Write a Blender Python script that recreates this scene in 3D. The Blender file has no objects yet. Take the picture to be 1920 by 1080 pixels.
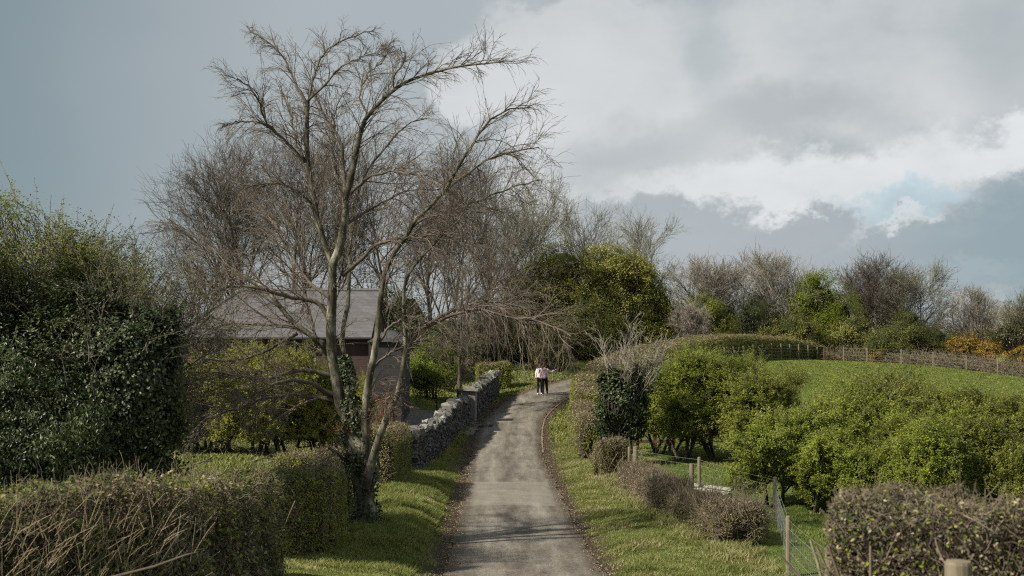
import bpy, math, random
import numpy as np
from math import radians, pi, sin, cos, atan2, sqrt
S = bpy.context.scene
COL = S.collection
F = 2667.0            # focal length in photo pixels (50 mm on a 36 mm sensor)
CZ = 5.5              # eye height above the datum
SUN_EL, SUN_DIR = 40.0, (1.0, 0.58)      # elevation, ground direction the shadows fall

# ------------------------------------------------------------------ camera
cam = bpy.data.cameras.new('camera'); camo = bpy.data.objects.new('camera', cam); COL.objects.link(camo)
camo.location = (0, 0, CZ); camo.rotation_euler = (pi/2, 0, 0)
cam.lens = 50; cam.sensor_width = 36; cam.shift_y = 60/1920.0
cam.clip_start = 0.1; cam.clip_end = 9000
cam.dof.use_dof = True; cam.dof.focus_distance = 46; cam.dof.aperture_fstop = 2.8
S.camera = camo
S.view_settings.view_transform = 'Standard'; S.view_settings.look = 'None'
S.view_settings.exposure = 0.4; S.view_settings.gamma = 1.0
S.render.resolution_x = 1024; S.render.resolution_y = 576
S.cycles.max_bounces = 5; S.cycles.diffuse_bounces = 3; S.cycles.glossy_bounces = 2
S.cycles.transmission_bounces = 3; S.cycles.transparent_max_bounces = 4
S.cycles.use_denoising = False; S.cycles.pixel_filter_type = 'BLACKMAN_HARRIS'; S.cycles.filter_width = 1.15
S.cycles.use_adaptive_sampling = True; S.cycles.adaptive_threshold = 0.02

# ------------------------------------------------------------------ node helper: arithmetic on sockets
class V:
    def __init__(s, nt, sock): s.nt, s.s = nt, sock
    def op(s, o, b=None, c=None, clamp=False):
        n = s.nt.nodes.new('ShaderNodeMath'); n.operation = o; n.use_clamp = clamp
        for i, v in enumerate((s, b, c)):
            if v is None: continue
            if isinstance(v, V): s.nt.links.new(v.s, n.inputs[i])
            else: n.inputs[i].default_value = v
        return V(s.nt, n.outputs[0])
    def __add__(s, b): return s.op('ADD', b)
    def __sub__(s, b): return s.op('SUBTRACT', b)
    def __mul__(s, b): return s.op('MULTIPLY', b)
    def __truediv__(s, b): return s.op('DIVIDE', b)
    def sat(s): return s.op('ADD', 0.0, clamp=True)
    def sst(s, a, b):
        n = s.nt.nodes.new('ShaderNodeMapRange'); n.interpolation_type = 'SMOOTHSTEP'
        s.nt.links.new(s.s, n.inputs[0]); n.inputs[1].default_value = a; n.inputs[2].default_value = b
        n.inputs[3].default_value = 0; n.inputs[4].default_value = 1
        return V(s.nt, n.outputs[0])
def srgb(r, g, b):
    f = lambda c: (c/255/12.92) if c/255 <= .04045 else ((c/255+.055)/1.055)**2.4
    return (f(r), f(g), f(b), 1)
def mixc(nt, fac, a, b, mode='MIX'):
    n = nt.nodes.new('ShaderNodeMix'); n.data_type = 'RGBA'; n.blend_type = mode
    for sock, v in ((n.inputs[0], fac), (n.inputs[6], a), (n.inputs[7], b)):
        if isinstance(v, V): nt.links.new(v.s, sock)
        elif hasattr(v, 'is_output'): nt.links.new(v, sock)
        else: sock.default_value = v
    return n.outputs[2]
def noise(nt, vec, scale, detail=4, rough=.55, dist=0.0):
    n = nt.nodes.new('ShaderNodeTexNoise'); n.inputs['Scale'].default_value = scale
    n.inputs['Detail'].default_value = detail; n.inputs['Roughness'].default_value = rough
    n.inputs['Distortion'].default_value = dist
    if vec is not None: nt.links.new(vec, n.inputs['Vector'])
    return V(nt, n.outputs['Fac'])

# ------------------------------------------------------------------ world: Nishita sky seen through layered cloud
W = bpy.data.worlds.new('World'); S.world = W; W.use_nodes = True
nt = W.node_tree; nt.nodes.clear()
out = nt.nodes.new('ShaderNodeOutputWorld'); bg = nt.nodes.new('ShaderNodeBackground')
nt.links.new(bg.outputs[0], out.inputs[0]); bg.inputs[1].default_value = 0.1
sky = nt.nodes.new('ShaderNodeTexSky'); sky.sky_type = 'NISHITA'; sky.sun_disc = False
sun_az = atan2(-SUN_DIR[0], -SUN_DIR[1])
sky.sun_elevation = radians(SUN_EL); sky.sun_rotation = sun_az
tc = nt.nodes.new('ShaderNodeTexCoord'); sep = nt.nodes.new('ShaderNodeSeparateXYZ')
nt.links.new(tc.outputs['Generated'], sep.inputs[0])
X, Y, Z = (V(nt, sep.outputs[i]) for i in range(3))
az0 = X.op('ARCTAN2', Y); el0 = Z.op('ARCSINE')
def cvec(x, y, z=0.0):
    c = nt.nodes.new('ShaderNodeCombineXYZ')
    for i, v in enumerate((x, y, z)):
        if isinstance(v, V): nt.links.new(v.s, c.inputs[i])
        else: c.inputs[i].default_value = v
    return c.outputs[0]
base = cvec(az0, el0*1.25)
def warp(seed, scale, amp, detail=7, rough=.6):
    nx = noise(nt, cvec(az0+seed, el0*1.2+seed*.7, seed), scale, detail, rough) - .5
    ny = noise(nt, cvec(az0-seed*1.3, el0*1.2, seed+4), scale, detail, rough) - .5
    return az0 + nx*amp, el0 + ny*amp
def A(px): return (px-960)/F
def E(py): return (600-py)/F
def ell(px, py, rx, ry, w, rot=0.0):        # 0 at centre, 1 on the rim
    a, e = w[0]-A(px), w[1]-E(py)
    c, s = cos(rot), sin(rot)
    u = (a*c + e*s)/(rx/F); v = (e*c - a*s)/(ry/F)
    return (u*u + v*v).op('SQRT')
w1 = warp(1.3, 10, .10, 9, .62); w2 = warp(5.1, 7, .12, 8, .62); w3 = warp(9.4, 12, .11, 9, .68); wb = warp(3.3, 4, .12, 3)
soft = noise(nt, cvec(az0*1.0+3, el0*1.5, 1), 5.5, 5, .5)
fine = noise(nt, cvec(az0*1.0+7, el0*1.9, 3), 16, 7, .6)
K = 7.6     # background strength is 0.1
def C(r, g, b):
    c = srgb(r, g, b); return (c[0]*K, c[1]*K, c[2]*K, 1)
# thin high overcast, bluer and darker to the left, over the clear sky colour
g1 = wb[0].sst(A(-350), A(760))
col = mixc(nt, g1, C(115, 135, 144), C(178, 185, 188))
lo = wb[1].sst(E(120), E(520))
col = mixc(nt, (lo*(V(nt, g1.s)*-1+1)*.55).sat(), col, C(112, 138, 152))
dg = (ell(760, 60, 260, 170, wb)*-1+1).sst(-.2, .8)
col = mixc(nt, dg*.5, col, C(164, 174, 179))
col = mixc(nt, .06, col, sky.outputs[0])
# tall cumulus
m = None
for e_ in ((1240, 190, 330, 190, 0), (900, 150, 110, 85, 0), (1020, 110, 150, 110, 0), (1130, 60, 140, 90, 0), (1650, 120, 400, 200, 0), (1100, 300, 200, 150, 0)):
    q = (ell(*e_[:4], w1, e_[4])*-1+1)
    m = q if m is None else m.op('SMOOTH_MAX', q, .15)
cm = m.sst(-.06, .28)
body = mixc(nt, (soft*2.6-.74+(fine-.5)*1.0).sat(), C(178, 186, 190), C(216, 219, 221))
body = mixc(nt, ((fine-.42)*1.5).sat()*.5, body, C(190, 195, 199))
col = mixc(nt, cm*.95, col, body)
# grey-blue slot in the cumulus
sl = (ell(1325, 120, 75, 150, w2, .25)*-1+1).sst(-.2, .8)
col = mixc(nt, sl*.5, col, C(163, 175, 181))
pl_ = (ell(1060, 140, 230, 150, w1)*-1+1).sst(-.1, .8)
col = mixc(nt, pl_*.55, col, C(214, 217, 220))
sh = (ell(1180, 330, 330, 90, w2)*-1+1).sst(0, .9)
col = mixc(nt, sh*.6, col, C(172, 180, 184))
sh = (ell(1500, 255, 260, 70, w2, .1)*-1+1).sst(-.1, .8)
col = mixc(nt, sh*.7, col, C(172, 179, 183))
sh = (ell(1900, 120, 160, 190, w2)*-1+1).sst(-.2, .9)
col = mixc(nt, sh*.6, col, C(172, 181, 186))
# bright band and the blue opening
bb = (ell(1530, 335, 380, 62, w3, .10)*-1+1).op('SMOOTH_MAX', ell(1850, 285, 240, 50, w3, .12)*-1+1, .2)
bb = bb.op('SMOOTH_MAX', ell(1400, 375, 190, 52, w3)*-1+1, .2)
col = mixc(nt, bb.sst(-.3, .55), col, mixc(nt, (fine*1.6-.4).sat(), C(214, 219, 222), C(233, 235, 236)))
bp = (ell(1680, 385, 170, 46, w3, .06)*-1+1).sst(-.1, .6)
col = mixc(nt, bp*.65, col, mixc(nt, .12, C(188, 210, 223), sky.outputs[0]))
wp = (ell(1690, 418, 70, 16, w3)*-1+1).op('SMOOTH_MAX', ell(1560, 425, 60, 22, w3)*-1+1, .2).sst(-.1, .5)
col = mixc(nt, wp*.65, col, C(222, 226, 229))
# low grey bank in front
lb = (ell(1350, 470, 330, 80, w3, -.1)*-1+1)
for e_ in ((1760, 500, 360, 78, 0), (1230, 425, 190, 55, -.25), (1500, 432, 110, 42, 0), (1640, 462, 90, 40, 0), (1965, 385, 165, 66, 0), (1960, 470, 280, 110, 0)):
    lb = lb.op('SMOOTH_MAX', ell(*e_[:4], w3, e_[4])*-1+1, .12)
dk = wb[0].sst(A(1380), A(1930))
lcol = mixc(nt, dk, C(172, 180, 185), C(148, 166, 174))
lcol = mixc(nt, ((soft-.46)*3.0+(fine-.5)*1.5).sat()*.6, lcol, C(184, 192, 196))
col = mixc(nt, lb.sst(-.16, .36), col, lcol)
hz = (ell(1780, 535, 130, 26, w3)*-1+1).sst(-.2, .7)
col = mixc(nt, hz*.5, col, C(170, 183, 189))
up = el0.sst(.30, .8)                      # overhead, out of frame: even grey cover
col = mixc(nt, up, col, C(150, 160, 168))
nt.links.new(col, bg.inputs[0])

# ------------------------------------------------------------------ sun
sl_ = bpy.data.lights.new('sun', 'SUN'); sl_.energy = 4.9; sl_.angle = radians(1.2); sl_.color = (1, .92, .78)
so = bpy.data.objects.new('sun', sl_); COL.objects.link(so); so.location = (-30, -10, 40)
from mathutils import Vector
_n = sqrt(SUN_DIR[0]**2+SUN_DIR[1]**2)
ld = Vector((SUN_DIR[0]/_n*cos(radians(SUN_EL)), SUN_DIR[1]/_n*cos(radians(SUN_EL)), -sin(radians(SUN_EL))))
so.rotation_euler = ld.to_track_quat('-Z', 'Y').to_euler()

# ------------------------------------------------------------------ scene helpers
def P(px, py, d): return np.array([(px-960)/F*d, d, CZ-(py-600)/F*d])
def tag(o, label=None, cat=None, group=None, kind=None):
    if label: o['label'] = label
    if cat: o['category'] = cat
    if group: o['group'] = group
    if kind: o['kind'] = kind
    return o
def thing(name, loc, label, cat, group=None):
    o = bpy.data.objects.new(name, None); COL.objects.link(o); o.location = tuple(float(v) for v in loc)
    o.empty_display_size = .3
    return tag(o, label, cat, group)
def obj(name, mesh, mat, parent=None):
    mesh.name = name
    o = bpy.data.objects.new(name, mesh); COL.objects.link(o)
    if mat is not None:
        for m_ in (mat if isinstance(mat, (list, tuple)) else [mat]): mesh.materials.append(m_)
    if parent is not None:
        o.parent = parent
        L = parent.location; off = np.array([L.x, L.y, L.z])
        if parent.parent is not None: off = off*0
        if np.abs(off).sum() > 0:       # vertices come in world space: shift them to the parent's base
            co = np.empty(len(mesh.vertices)*3, 'f4'); mesh.vertices.foreach_get('co', co)
            mesh.vertices.foreach_set('co', (co.reshape(-1, 3)-off).astype('f4').ravel())
    return o
def mesh(verts, faces, smooth=False, midx=None):
    """faces: list of int arrays (M,k)"""
    me = bpy.data.meshes.new('m'); verts = np.asarray(verts, 'f4').reshape(-1, 3)
    if not isinstance(faces, list): faces = [faces]
    faces = [np.asarray(f, 'i4') for f in faces if len(f)]
    me.vertices.add(len(verts)); me.vertices.foreach_set('co', verts.ravel())
    lo = np.concatenate([f.ravel() for f in faces]); tot = np.concatenate([np.full(len(f), f.shape[1], 'i4') for f in faces])
    me.loops.add(len(lo)); me.loops.foreach_set('vertex_index', lo)
    me.polygons.add(len(tot)); st = np.concatenate([[0], np.cumsum(tot)[:-1]]).astype('i4')
    me.polygons.foreach_set('loop_start', st); me.polygons.foreach_set('loop_total', tot)
    me.polygons.foreach_set('use_smooth', np.full(len(tot), bool(smooth)))
    if midx is not None: me.polygons.foreach_set('material_index', np.asarray(midx, 'i4'))
    me.update(calc_edges=True); return me
class MB:
    """collects geometry for one mesh"""
    def __init__(s): s.v = []; s.f = []; s.n = 0
    def add(s, v, f):
        v = np.asarray(v, float).reshape(-1, 3)
        for a in (f if isinstance(f, list) else [f]):
            if len(a): s.f.append(np.asarray(a)+s.n)
        s.v.append(v); s.n += len(v); return s
    def box(s, c, size, rz=0, jit=0, rng=None, taper=1.0):
        h = np.array(size)/2
        v = np.array([[x, y, z] for z in (-1, 1) for y in (-1, 1) for x in (-1, 1)], float)*h
        v[4:, :2] *= taper
        if jit: v += rng.normal(0, jit, v.shape)
        if rz: v[:, :2] = v[:, :2] @ np.array([[cos(rz), sin(rz)], [-sin(rz), cos(rz)]])
        return s.add(v+np.array(c), BOXF)
    def tube(s, pts, rad, k=8, cap=True):
        pts = np.asarray(pts, float)[None]; rad = np.broadcast_to(np.asarray(rad, float), (pts.shape[1],))[None]
        v, f = tubes(pts, rad, k); s.add(v, f)
        if cap:
            n0 = s.n-len(v)
            s.f.append(np.array([[n0+i for i in range(k)][::-1]])); s.f.append(np.array([[s.n-k+i for i in range(k)]]))
        return s
    def mesh(s, smooth=False):
        d = {}
        for a in s.f: d.setdefault(a.shape[1], []).append(a)
        return mesh(np.concatenate(s.v), [np.concatenate(x) for x in d.values()], smooth)
BOXF = np.array([[0, 2, 3, 1], [4, 5, 7, 6], [0, 1, 5, 4], [2, 6, 7, 3], [0, 4, 6, 2], [1, 3, 7, 5]])
def nrm(v): return v/np.maximum(np.linalg.norm(v, axis=-1, keepdims=True), 1e-9)
def tubes(pts, rad, k=3):
    N, Pn, _ = pts.shape
    t = nrm(np.gradient(pts, axis=1)); md = nrm(pts[:, -1]-pts[:, 0])
    ref = np.where(np.abs(md[:, 2:3]) > .8, np.array([[1., 0, 0]]), np.array([[0, 0, 1.]]))[:, None, :]
    a = nrm(np.cross(t, np.broadcast_to(ref, t.shape))); b = np.cross(t, a)
    an = np.arange(k)*2*pi/k
    ring = pts[:, :, None, :] + rad[:, :, None, None]*(np.cos(an)[None, None, :, None]*a[:, :, None, :]+np.sin(an)[None, None, :, None]*b[:, :, None, :])
    v = ring.reshape(-1, 3)
    i = (np.arange(N)[:, None, None]*Pn*k + np.arange(Pn-1)[None, :, None]*k)
    j = np.arange(k)[None, None, :]; j2 = (j+1) % k
    f = np.stack([i+j, i+j2, i+k+j2, i+k+j], -1).reshape(-1, 4)
    return v, f
def grow(rng, st, dr, ln, Pn=6, wob=.15, trop=(0, 0, .0), tropacc=0.0):
    N = len(st); pts = np.empty((N, Pn, 3)); pts[:, 0] = st; d = nrm(dr); h = (ln/(Pn-1))[:, None]
    T = np.array(trop, float)[None]
    for i in range(1, Pn):
        d = nrm(d + rng.normal(0, wob, (N, 3)) + T*(1+tropacc*i))
        pts[:, i] = pts[:, i-1]+d*h
    return pts
def spawn(rng, lines, rad, cnt, t0, t1, ang=(30, 60), up=0.0):
    """cnt children on every line -> starts, directions, radius there, t"""
    N, Pn, _ = lines.shape
    idx = np.repeat(np.arange(N), cnt)
    t = t0+(t1-t0)*((np.tile(np.arange(cnt), N)+rng.random(N*cnt))/cnt)
    x = t*(Pn-1); i = np.minimum(x.astype(int), Pn-2); fr = (x-i)[:, None]
    p0, p1 = lines[idx, i], lines[idx, i+1]
    st = p0+(p1-p0)*fr; tg = nrm(p1-p0); r = rad[idx, i]*(1-fr[:, 0])+rad[idx, i+1]*fr[:, 0]
    q = rng.normal(size=(len(idx), 3)); q -= (q*tg).sum(1, keepdims=True)*tg; q = nrm(q)
    a = np.radians(rng.uniform(ang[0], ang[1], len(idx)))[:, None]
    d = tg*np.cos(a)+q*np.sin(a); d[:, 2] += up
    return st, nrm(d), r, t, idx
def taper(r0, r1, Pn): return r0[:, None]+(r1-r0)[:, None]*np.linspace(0, 1, Pn)[None]**.8
def leaves(rng, pos, size, aspect=.5, nup=.3, droop=0.0, out=None, jitter=.3):
    N = len(pos); n = rng.normal(size=(N, 3)); n[:, 2] = np.abs(n[:, 2])+nup
    if out is not None: n = nrm(n)*.8+out
    n = nrm(n); d = rng.normal(size=(N, 3)); d[:, 2] -= droop; d -= (d*n).sum(1, keepdims=True)*n; d = nrm(d); s = np.cross(n, d)
    L = (size*rng.uniform(1-jitter, 1+jitter, N))[:, None]
    v = np.stack([pos-d*L*.5, pos+s*L*aspect*.5+n*L*.08, pos+d*L*.5, pos-s*L*aspect*.5+n*L*.08], 1).reshape(-1, 3)
    f = np.arange(4*N).reshape(N, 4)
    return v, f
def nz(p, sc=1.0, seed=0.0):
    p = np.asarray(p)*sc; x, y = p[..., 0], p[..., 1]; z = p[..., 2] if p.shape[-1] > 2 else 0
    return (np.sin(x*1.7+seed+1.3*np.sin(y*1.1+z*.7))+np.sin(y*2.1+seed*1.7+1.1*np.sin(z*1.9+x*.9))+np.sin(z*1.9+seed*.6+1.2*np.sin(x*1.3-y*.8)))/3

# ------------------------------------------------------------------ materials
MATS = {}
def material(name):
    m_ = bpy.data.materials.new(name); m_.use_nodes = True; n = m_.node_tree; n.nodes.clear()
    o = n.nodes.new('ShaderNodeOutputMaterial'); b = n.nodes.new('ShaderNodeBsdfPrincipled')
    n.links.new(b.outputs[0], o.inputs[0]); MATS[name] = m_
    return m_, n, b, o
def ramp(n, fac, stops):
    r = n.nodes.new('ShaderNodeValToRGB'); n.links.new(fac.s if isinstance(fac, V) else fac, r.inputs[0])
    e = r.color_ramp.elements
    while len(e) < len(stops): e.new(.5)
    for el, (p_, c) in zip(e, stops): el.position = p_; el.color = (*c[:3], 1)
    return r.outputs[0]
def objco(n, scale=None):
    t = n.nodes.new('ShaderNodeNewGeometry'); return t.outputs['Position']
def bump(n, b, h, strength, dist):
    bp_ = n.nodes.new('ShaderNodeBump'); bp_.inputs['Strength'].default_value = strength; bp_.inputs['Distance'].default_value = dist
    n.links.new(h.s if isinstance(h, V) else h, bp_.inputs['Height']); n.links.new(bp_.outputs[0], b.inputs['Normal'])
def leafmat(name, stops, rough=.5, trans=.35, spec=.4, patch=None):
    m_, n, b, o = material(name)
    g = n.nodes.new('ShaderNodeNewGeometry'); r = V(n, g.outputs['Random Per Island'])
    big = noise(n, g.outputs['Position'], .9, 3)
    f = (r*.75+(big-.5)*.9+.12).sat()
    c = ramp(n, f, stops)
    n.links.new(c, b.inputs['Base Color']); b.inputs['Roughness'].default_value = rough
    b.inputs['Specular IOR Level'].default_value = spec
    if trans:
        t = n.nodes.new('ShaderNodeBsdfTranslucent'); mx = n.nodes.new('ShaderNodeMixShader'); mx.inputs[0].default_value = trans
        tcol = mixc(n, 1.0, c, (1.25, 1.3, .55, 1), 'MULTIPLY'); n.links.new(tcol, t.inputs[0])
        n.links.new(b.outputs[0], mx.inputs[1]); n.links.new(t.outputs[0], mx.inputs[2]); n.links.new(mx.outputs[0], o.inputs[0])
    return m_
def barkmat(name, stops, scale=9, bs=.5, zs=.35, rough=.85):
    m_, n, b, o = material(name)
    g = n.nodes.new('ShaderNodeNewGeometry'); mp = n.nodes.new('ShaderNodeMapping'); mp.inputs['Scale'].default_value = (1, 1, zs)
    n.links.new(g.outputs['Position'], mp.inputs[0])
    h = noise(n, mp.outputs[0], scale, 6, .65); l = noise(n, g.outputs['Position'], 1.7, 3)
    n.links.new(ramp(n, (h*.6+l*.4).sat(), stops), b.inputs['Base Color']); b.inputs['Roughness'].default_value = rough
    b.inputs['Specular IOR Level'].default_value = .2
    bump(n, b, h, bs, .03); return m_
def simple(name, c, rough=.7, var=.25, scale=6, spec=.3, metal=0.0, bs=0.0):
    m_, n, b, o = material(name); g = n.nodes.new('ShaderNodeNewGeometry')
    h = noise(n, g.outputs['Position'], scale, 5, .6)
    n.links.new(ramp(n, h, [(.3, [x*(1-var) for x in c]), (.7, [min(1, x*(1+var)) for x in c])]), b.inputs['Base Color'])
    b.inputs['Roughness'].default_value = rough; b.inputs['Specular IOR Level'].default_value = spec; b.inputs['Metallic'].default_value = metal
    if bs: bump(n, b, h, bs, .02)
    return m_
M = {}
M['bark_main'] = barkmat('smooth grey bark with green algae', [(.38, (.022, .019, .014)), (.47, (.065, .058, .042)), (.55, (.15, .145, .105)), (.64, (.34, .325, .27))], 6, .8)
M['bark_limb'] = barkmat('thin limb bark', [(.3, (.045, .036, .028)), (.5, (.12, .10, .078)), (.7, (.24, .215, .17))], 11, .3)
M['bark_dark'] = barkmat('dark bark', [(.3, (.04, .032, .025)), (.6, (.12, .10, .08)), (.8, (.2, .17, .14))])
M['bark_grey'] = barkmat('grey bark', [(.3, (.07, .062, .052)), (.6, (.19, .175, .15)), (.8, (.30, .28, .24))])
M['twig_red'] = barkmat('reddish brown twigs', [(.3, (.065, .052, .042)), (.6, (.145, .12, .098)), (.8, (.27, .235, .195))], 3, 0)
M['twig_main'] = barkmat('brown grey twigs', [(.3, (.08, .062, .05)), (.6, (.2, .165, .13)), (.8, (.38, .33, .27))], 3, 0)
M['twig_grey'] = barkmat('pale grey twigs', [(.3, (.15, .13, .11)), (.6, (.33, .295, .24)), (.8, (.48, .44, .37))], 3, 0)
M['twig_olive'] = barkmat('olive grey twigs', [(.3, (.11, .105, .07)), (.6, (.25, .235, .165)), (.8, (.38, .36, .27))], 3, 0)
M['twig_hedge'] = barkmat('cut hedge twigs', [(.3, (.065, .05, .036)), (.55, (.2, .162, .118)), (.8, (.46, .395, .3))], 5, 0)
M['straw'] = barkmat('dead straw stems', [(.3, (.2, .145, .09)), (.6, (.46, .36, .25)), (.8, (.66, .56, .42))], 4, 0)
M['laurel'] = leafmat('dark glossy laurel leaves', [(.1, (.012, .022, .008)), (.45, (.032, .052, .014)), (.75, (.07, .10, .026)), (.95, (.15, .17, .06))], .42, .15, .45)
M['ivy'] = leafmat('dark ivy leaves', [(.1, (.012, .022, .008)), (.5, (.034, .052, .018)), (.8, (.07, .092, .034)), (.97, (.15, .17, .08))], .45, .15, .4)
M['ivy_light'] = leafmat('sunlit ivy and bramble leaves', [(.1, (.03, .042, .016)), (.5, (.08, .105, .036)), (.8, (.15, .17, .065)), (.97, (.26, .27, .13))], .5, .2, .35)  # paler copy of the ivy, sunlight put into the leaf colour
M['haw'] = leafmat('fresh hawthorn leaves', [(.05, (.075, .10, .016)), (.45, (.185, .23, .026)), (.8, (.31, .35, .045)), (1, (.44, .44, .08))], .6, .4, .2)
M['haw_dull'] = leafmat('olive hawthorn leaves', [(.05, (.075, .088, .016)), (.45, (.175, .20, .026)), (.8, (.28, .30, .045)), (1, (.38, .36, .10))], .6, .35, .2)
M['haw_left'] = leafmat('yellow green young leaves', [(.05, (.10, .11, .016)), (.45, (.25, .26, .03)), (.8, (.38, .38, .05)), (1, (.48, .46, .10))], .6, .4, .2)
M['evergreen'] = leafmat('holm leaves', [(.1, (.028, .036, .01)), (.45, (.115, .122, .022)), (.75, (.26, .25, .04)), (1, (.34, .32, .09))], .5, .2, .35)
M['evergreen_y'] = leafmat('pale tipped evergreen leaves', [(.1, (.045, .055, .014)), (.35, (.17, .18, .03)), (.65, (.36, .34, .07)), (1, (.62, .56, .26))], .5, .25, .35)
M['spring'] = leafmat('bright spring leaves', [(.1, (.07, .10, .012)), (.5, (.18, .23, .022)), (.9, (.28, .34, .04))], .6, .4, .2)
M['gorse'] = leafmat('gorse spines', [(.1, (.02, .028, .012)), (.5, (.045, .055, .02)), (.9, (.09, .09, .035))], .8, .1, .2)
M['gorse_fl'] = leafmat('gorse flowers', [(.1, (.36, .17, .01)), (.5, (.55, .28, .012)), (.9, (.7, .42, .03))], .7, .2, .2)
M['deadleaf'] = leafmat('russet dead leaves', [(.1, (.07, .022, .012)), (.5, (.15, .05, .025)), (.9, (.26, .11, .06))], .7, .25, .2)
M['brownleaf'] = leafmat('pale brown hedge leaves', [(.1, (.06, .046, .026)), (.5, (.21, .17, .10)), (.9, (.48, .41, .27))], .8, .2, .2)
M['grassblade'] = leafmat('grass blades', [(.05, (.08, .085, .03)), (.4, (.17, .205, .06)), (.75, (.29, .30, .11)), (1, (.5, .45, .28))], .7, .35, .2)
M['fieldblade'] = leafmat('pasture blades', [(.05, (.08, .105, .028)), (.4, (.165, .205, .05)), (.75, (.23, .265, .075)), (1, (.32, .33, .13))], .7, .35, .2)
M['grassdry'] = leafmat('dry grass blades', [(.1, (.17, .15, .07)), (.5, (.34, .3, .16)), (.9, (.52, .46, .3))], .8, .3, .2)
M['core'] = simple('hedge twig core darkened as shade', (.04, .032, .024), 1, .5, 30, .05)  # twig mass colour darkened to paint the shade inside hedges
M['core_green'] = simple('leaf core darkened as shade', (.035, .042, .016), 1, .5, 12, .05)  # leaf mass colour darkened to paint the shade inside crowns
M['post'] = barkmat('weathered timber post', [(.3, (.12, .1, .07)), (.6, (.24, .2, .14)), (.8, (.36, .31, .22))], 14, .4, .15)
M['timber_red'] = barkmat('brown treated timber', [(.3, (.06, .035, .022)), (.6, (.13, .08, .05)), (.8, (.2, .13, .085))], 14, .3, .3)
M['timber_pale'] = barkmat('bleached timber', [(.3, (.36, .34, .3)), (.6, (.55, .53, .48)), (.8, (.66, .64, .6))], 14, .3, .3)
M['wire'] = simple('galvanised wire', (.36, .38, .38), .5, .1, 3, .5, .6)
M['iron'] = simple('black iron', (.02, .02, .022), .5, .2, 8, .4)
# stone: masonry darkened as the shaded face, coping lightened as the sunlit top
m_, n, b, o = material('grey rubble stone'); g = n.nodes.new('ShaderNodeNewGeometry')
h = noise(n, g.outputs['Position'], 9, 8, .65); r = V(n, g.outputs['Random Per Island'])
n.links.new(ramp(n, (h*.55+r*.45).sat(), [(.2, (.018, .017, .017)), (.45, (.055, .053, .052)), (.65, (.12, .115, .108)), (.85, (.24, .235, .215))]), b.inputs['Base Color'])
b.inputs['Roughness'].default_value = .9; bump(n, b, noise(n, g.outputs['Position'], 22, 6, .7), .8, .03); M['stone'] = m_
m2_ = m_.copy(); m2_.name = 'sun lightened coping stone'  # lighter copy of the rubble, sun on the coping painted into its tone
for n2_ in m2_.node_tree.nodes:
    if n2_.type == 'VALTORGB':
        for e_, c_ in zip(n2_.color_ramp.elements, ((.045, .044, .041), (.13, .127, .115), (.245, .24, .212), (.4, .39, .345))): e_.color = (*c_, 1)
M['coping'] = m2_
# brick and slate
def brickmat(name, c1, c2, mortar, sx, sy, w, hgt, ms, rough, swz=None, bs=.3):
    m_, n, b, o = material(name); g = n.nodes.new('ShaderNodeNewGeometry'); sp = n.nodes.new('ShaderNodeSeparateXYZ'); n.links.new(g.outputs['Position'], sp.inputs[0])
    cb = n.nodes.new('ShaderNodeCombineXYZ'); a = V(n, sp.outputs[0])+V(n, sp.outputs[1]); n.links.new(a.s, cb.inputs[0]); n.links.new((V(n, sp.outputs[2])*sy).s, cb.inputs[1])
    br = n.nodes.new('ShaderNodeTexBrick'); n.links.new(cb.outputs[0], br.inputs[0])
    br.inputs['Color1'].default_value = (*c1, 1); br.inputs['Color2'].default_value = (*c2, 1); br.inputs['Mortar'].default_value = (*mortar, 1)
    br.inputs['Scale'].default_value = 1; br.inputs['Mortar Size'].default_value = ms; br.inputs['Brick Width'].default_value = w; br.inputs['Row Height'].default_value = hgt
    br.inputs['Bias'].default_value = -.2
    h = noise(n, g.outputs['Position'], 2.2, 7, .65)
    c = mixc(n, (h*1.4-.35).sat()*.6, br.outputs[0], (c1[0]*.5, c1[1]*.55, c1[2]*.55, 1))
    n.links.new(c, b.inputs['Base Color']); b.inputs['Roughness'].default_value = rough
    bump(n, b, V(n, br.outputs[1])*-1+h*.5, bs, .02); return m_
M['brick'] = brickmat('red brick', (.075, .036, .032), (.045, .024, .022), (.07, .055, .048), 1, 1, .225, .075, .01, .9)
M['rubble'] = brickmat('grey stone wall', (.042, .039, .041), (.026, .025, .027), (.05, .047, .047), 1, 1, .42, .2, .015, .95, bs=.6)  # stone colour lowered to stand in for the shadow on the outbuilding
M['slate'] = brickmat('purple grey slates', (.15, .14, .143), (.095, .09, .094), (.045, .043, .046), 1, 2.1, .3, .3, .008, .6, bs=.5)
M['white_paint'] = simple('white paint', (.36, .37, .35), .5, .1, 5)
M['skylight'] = simple('dull skylight glass', (.16, .165, .17), .5, .1, 5)
m_, n, b, o = material('window glass'); b.inputs['Base Color'].default_value = (.03, .035, .04, 1); b.inputs['Roughness'].default_value = .06
b.inputs['Specular IOR Level'].default_value = .8; M['glass'] = m_
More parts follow.
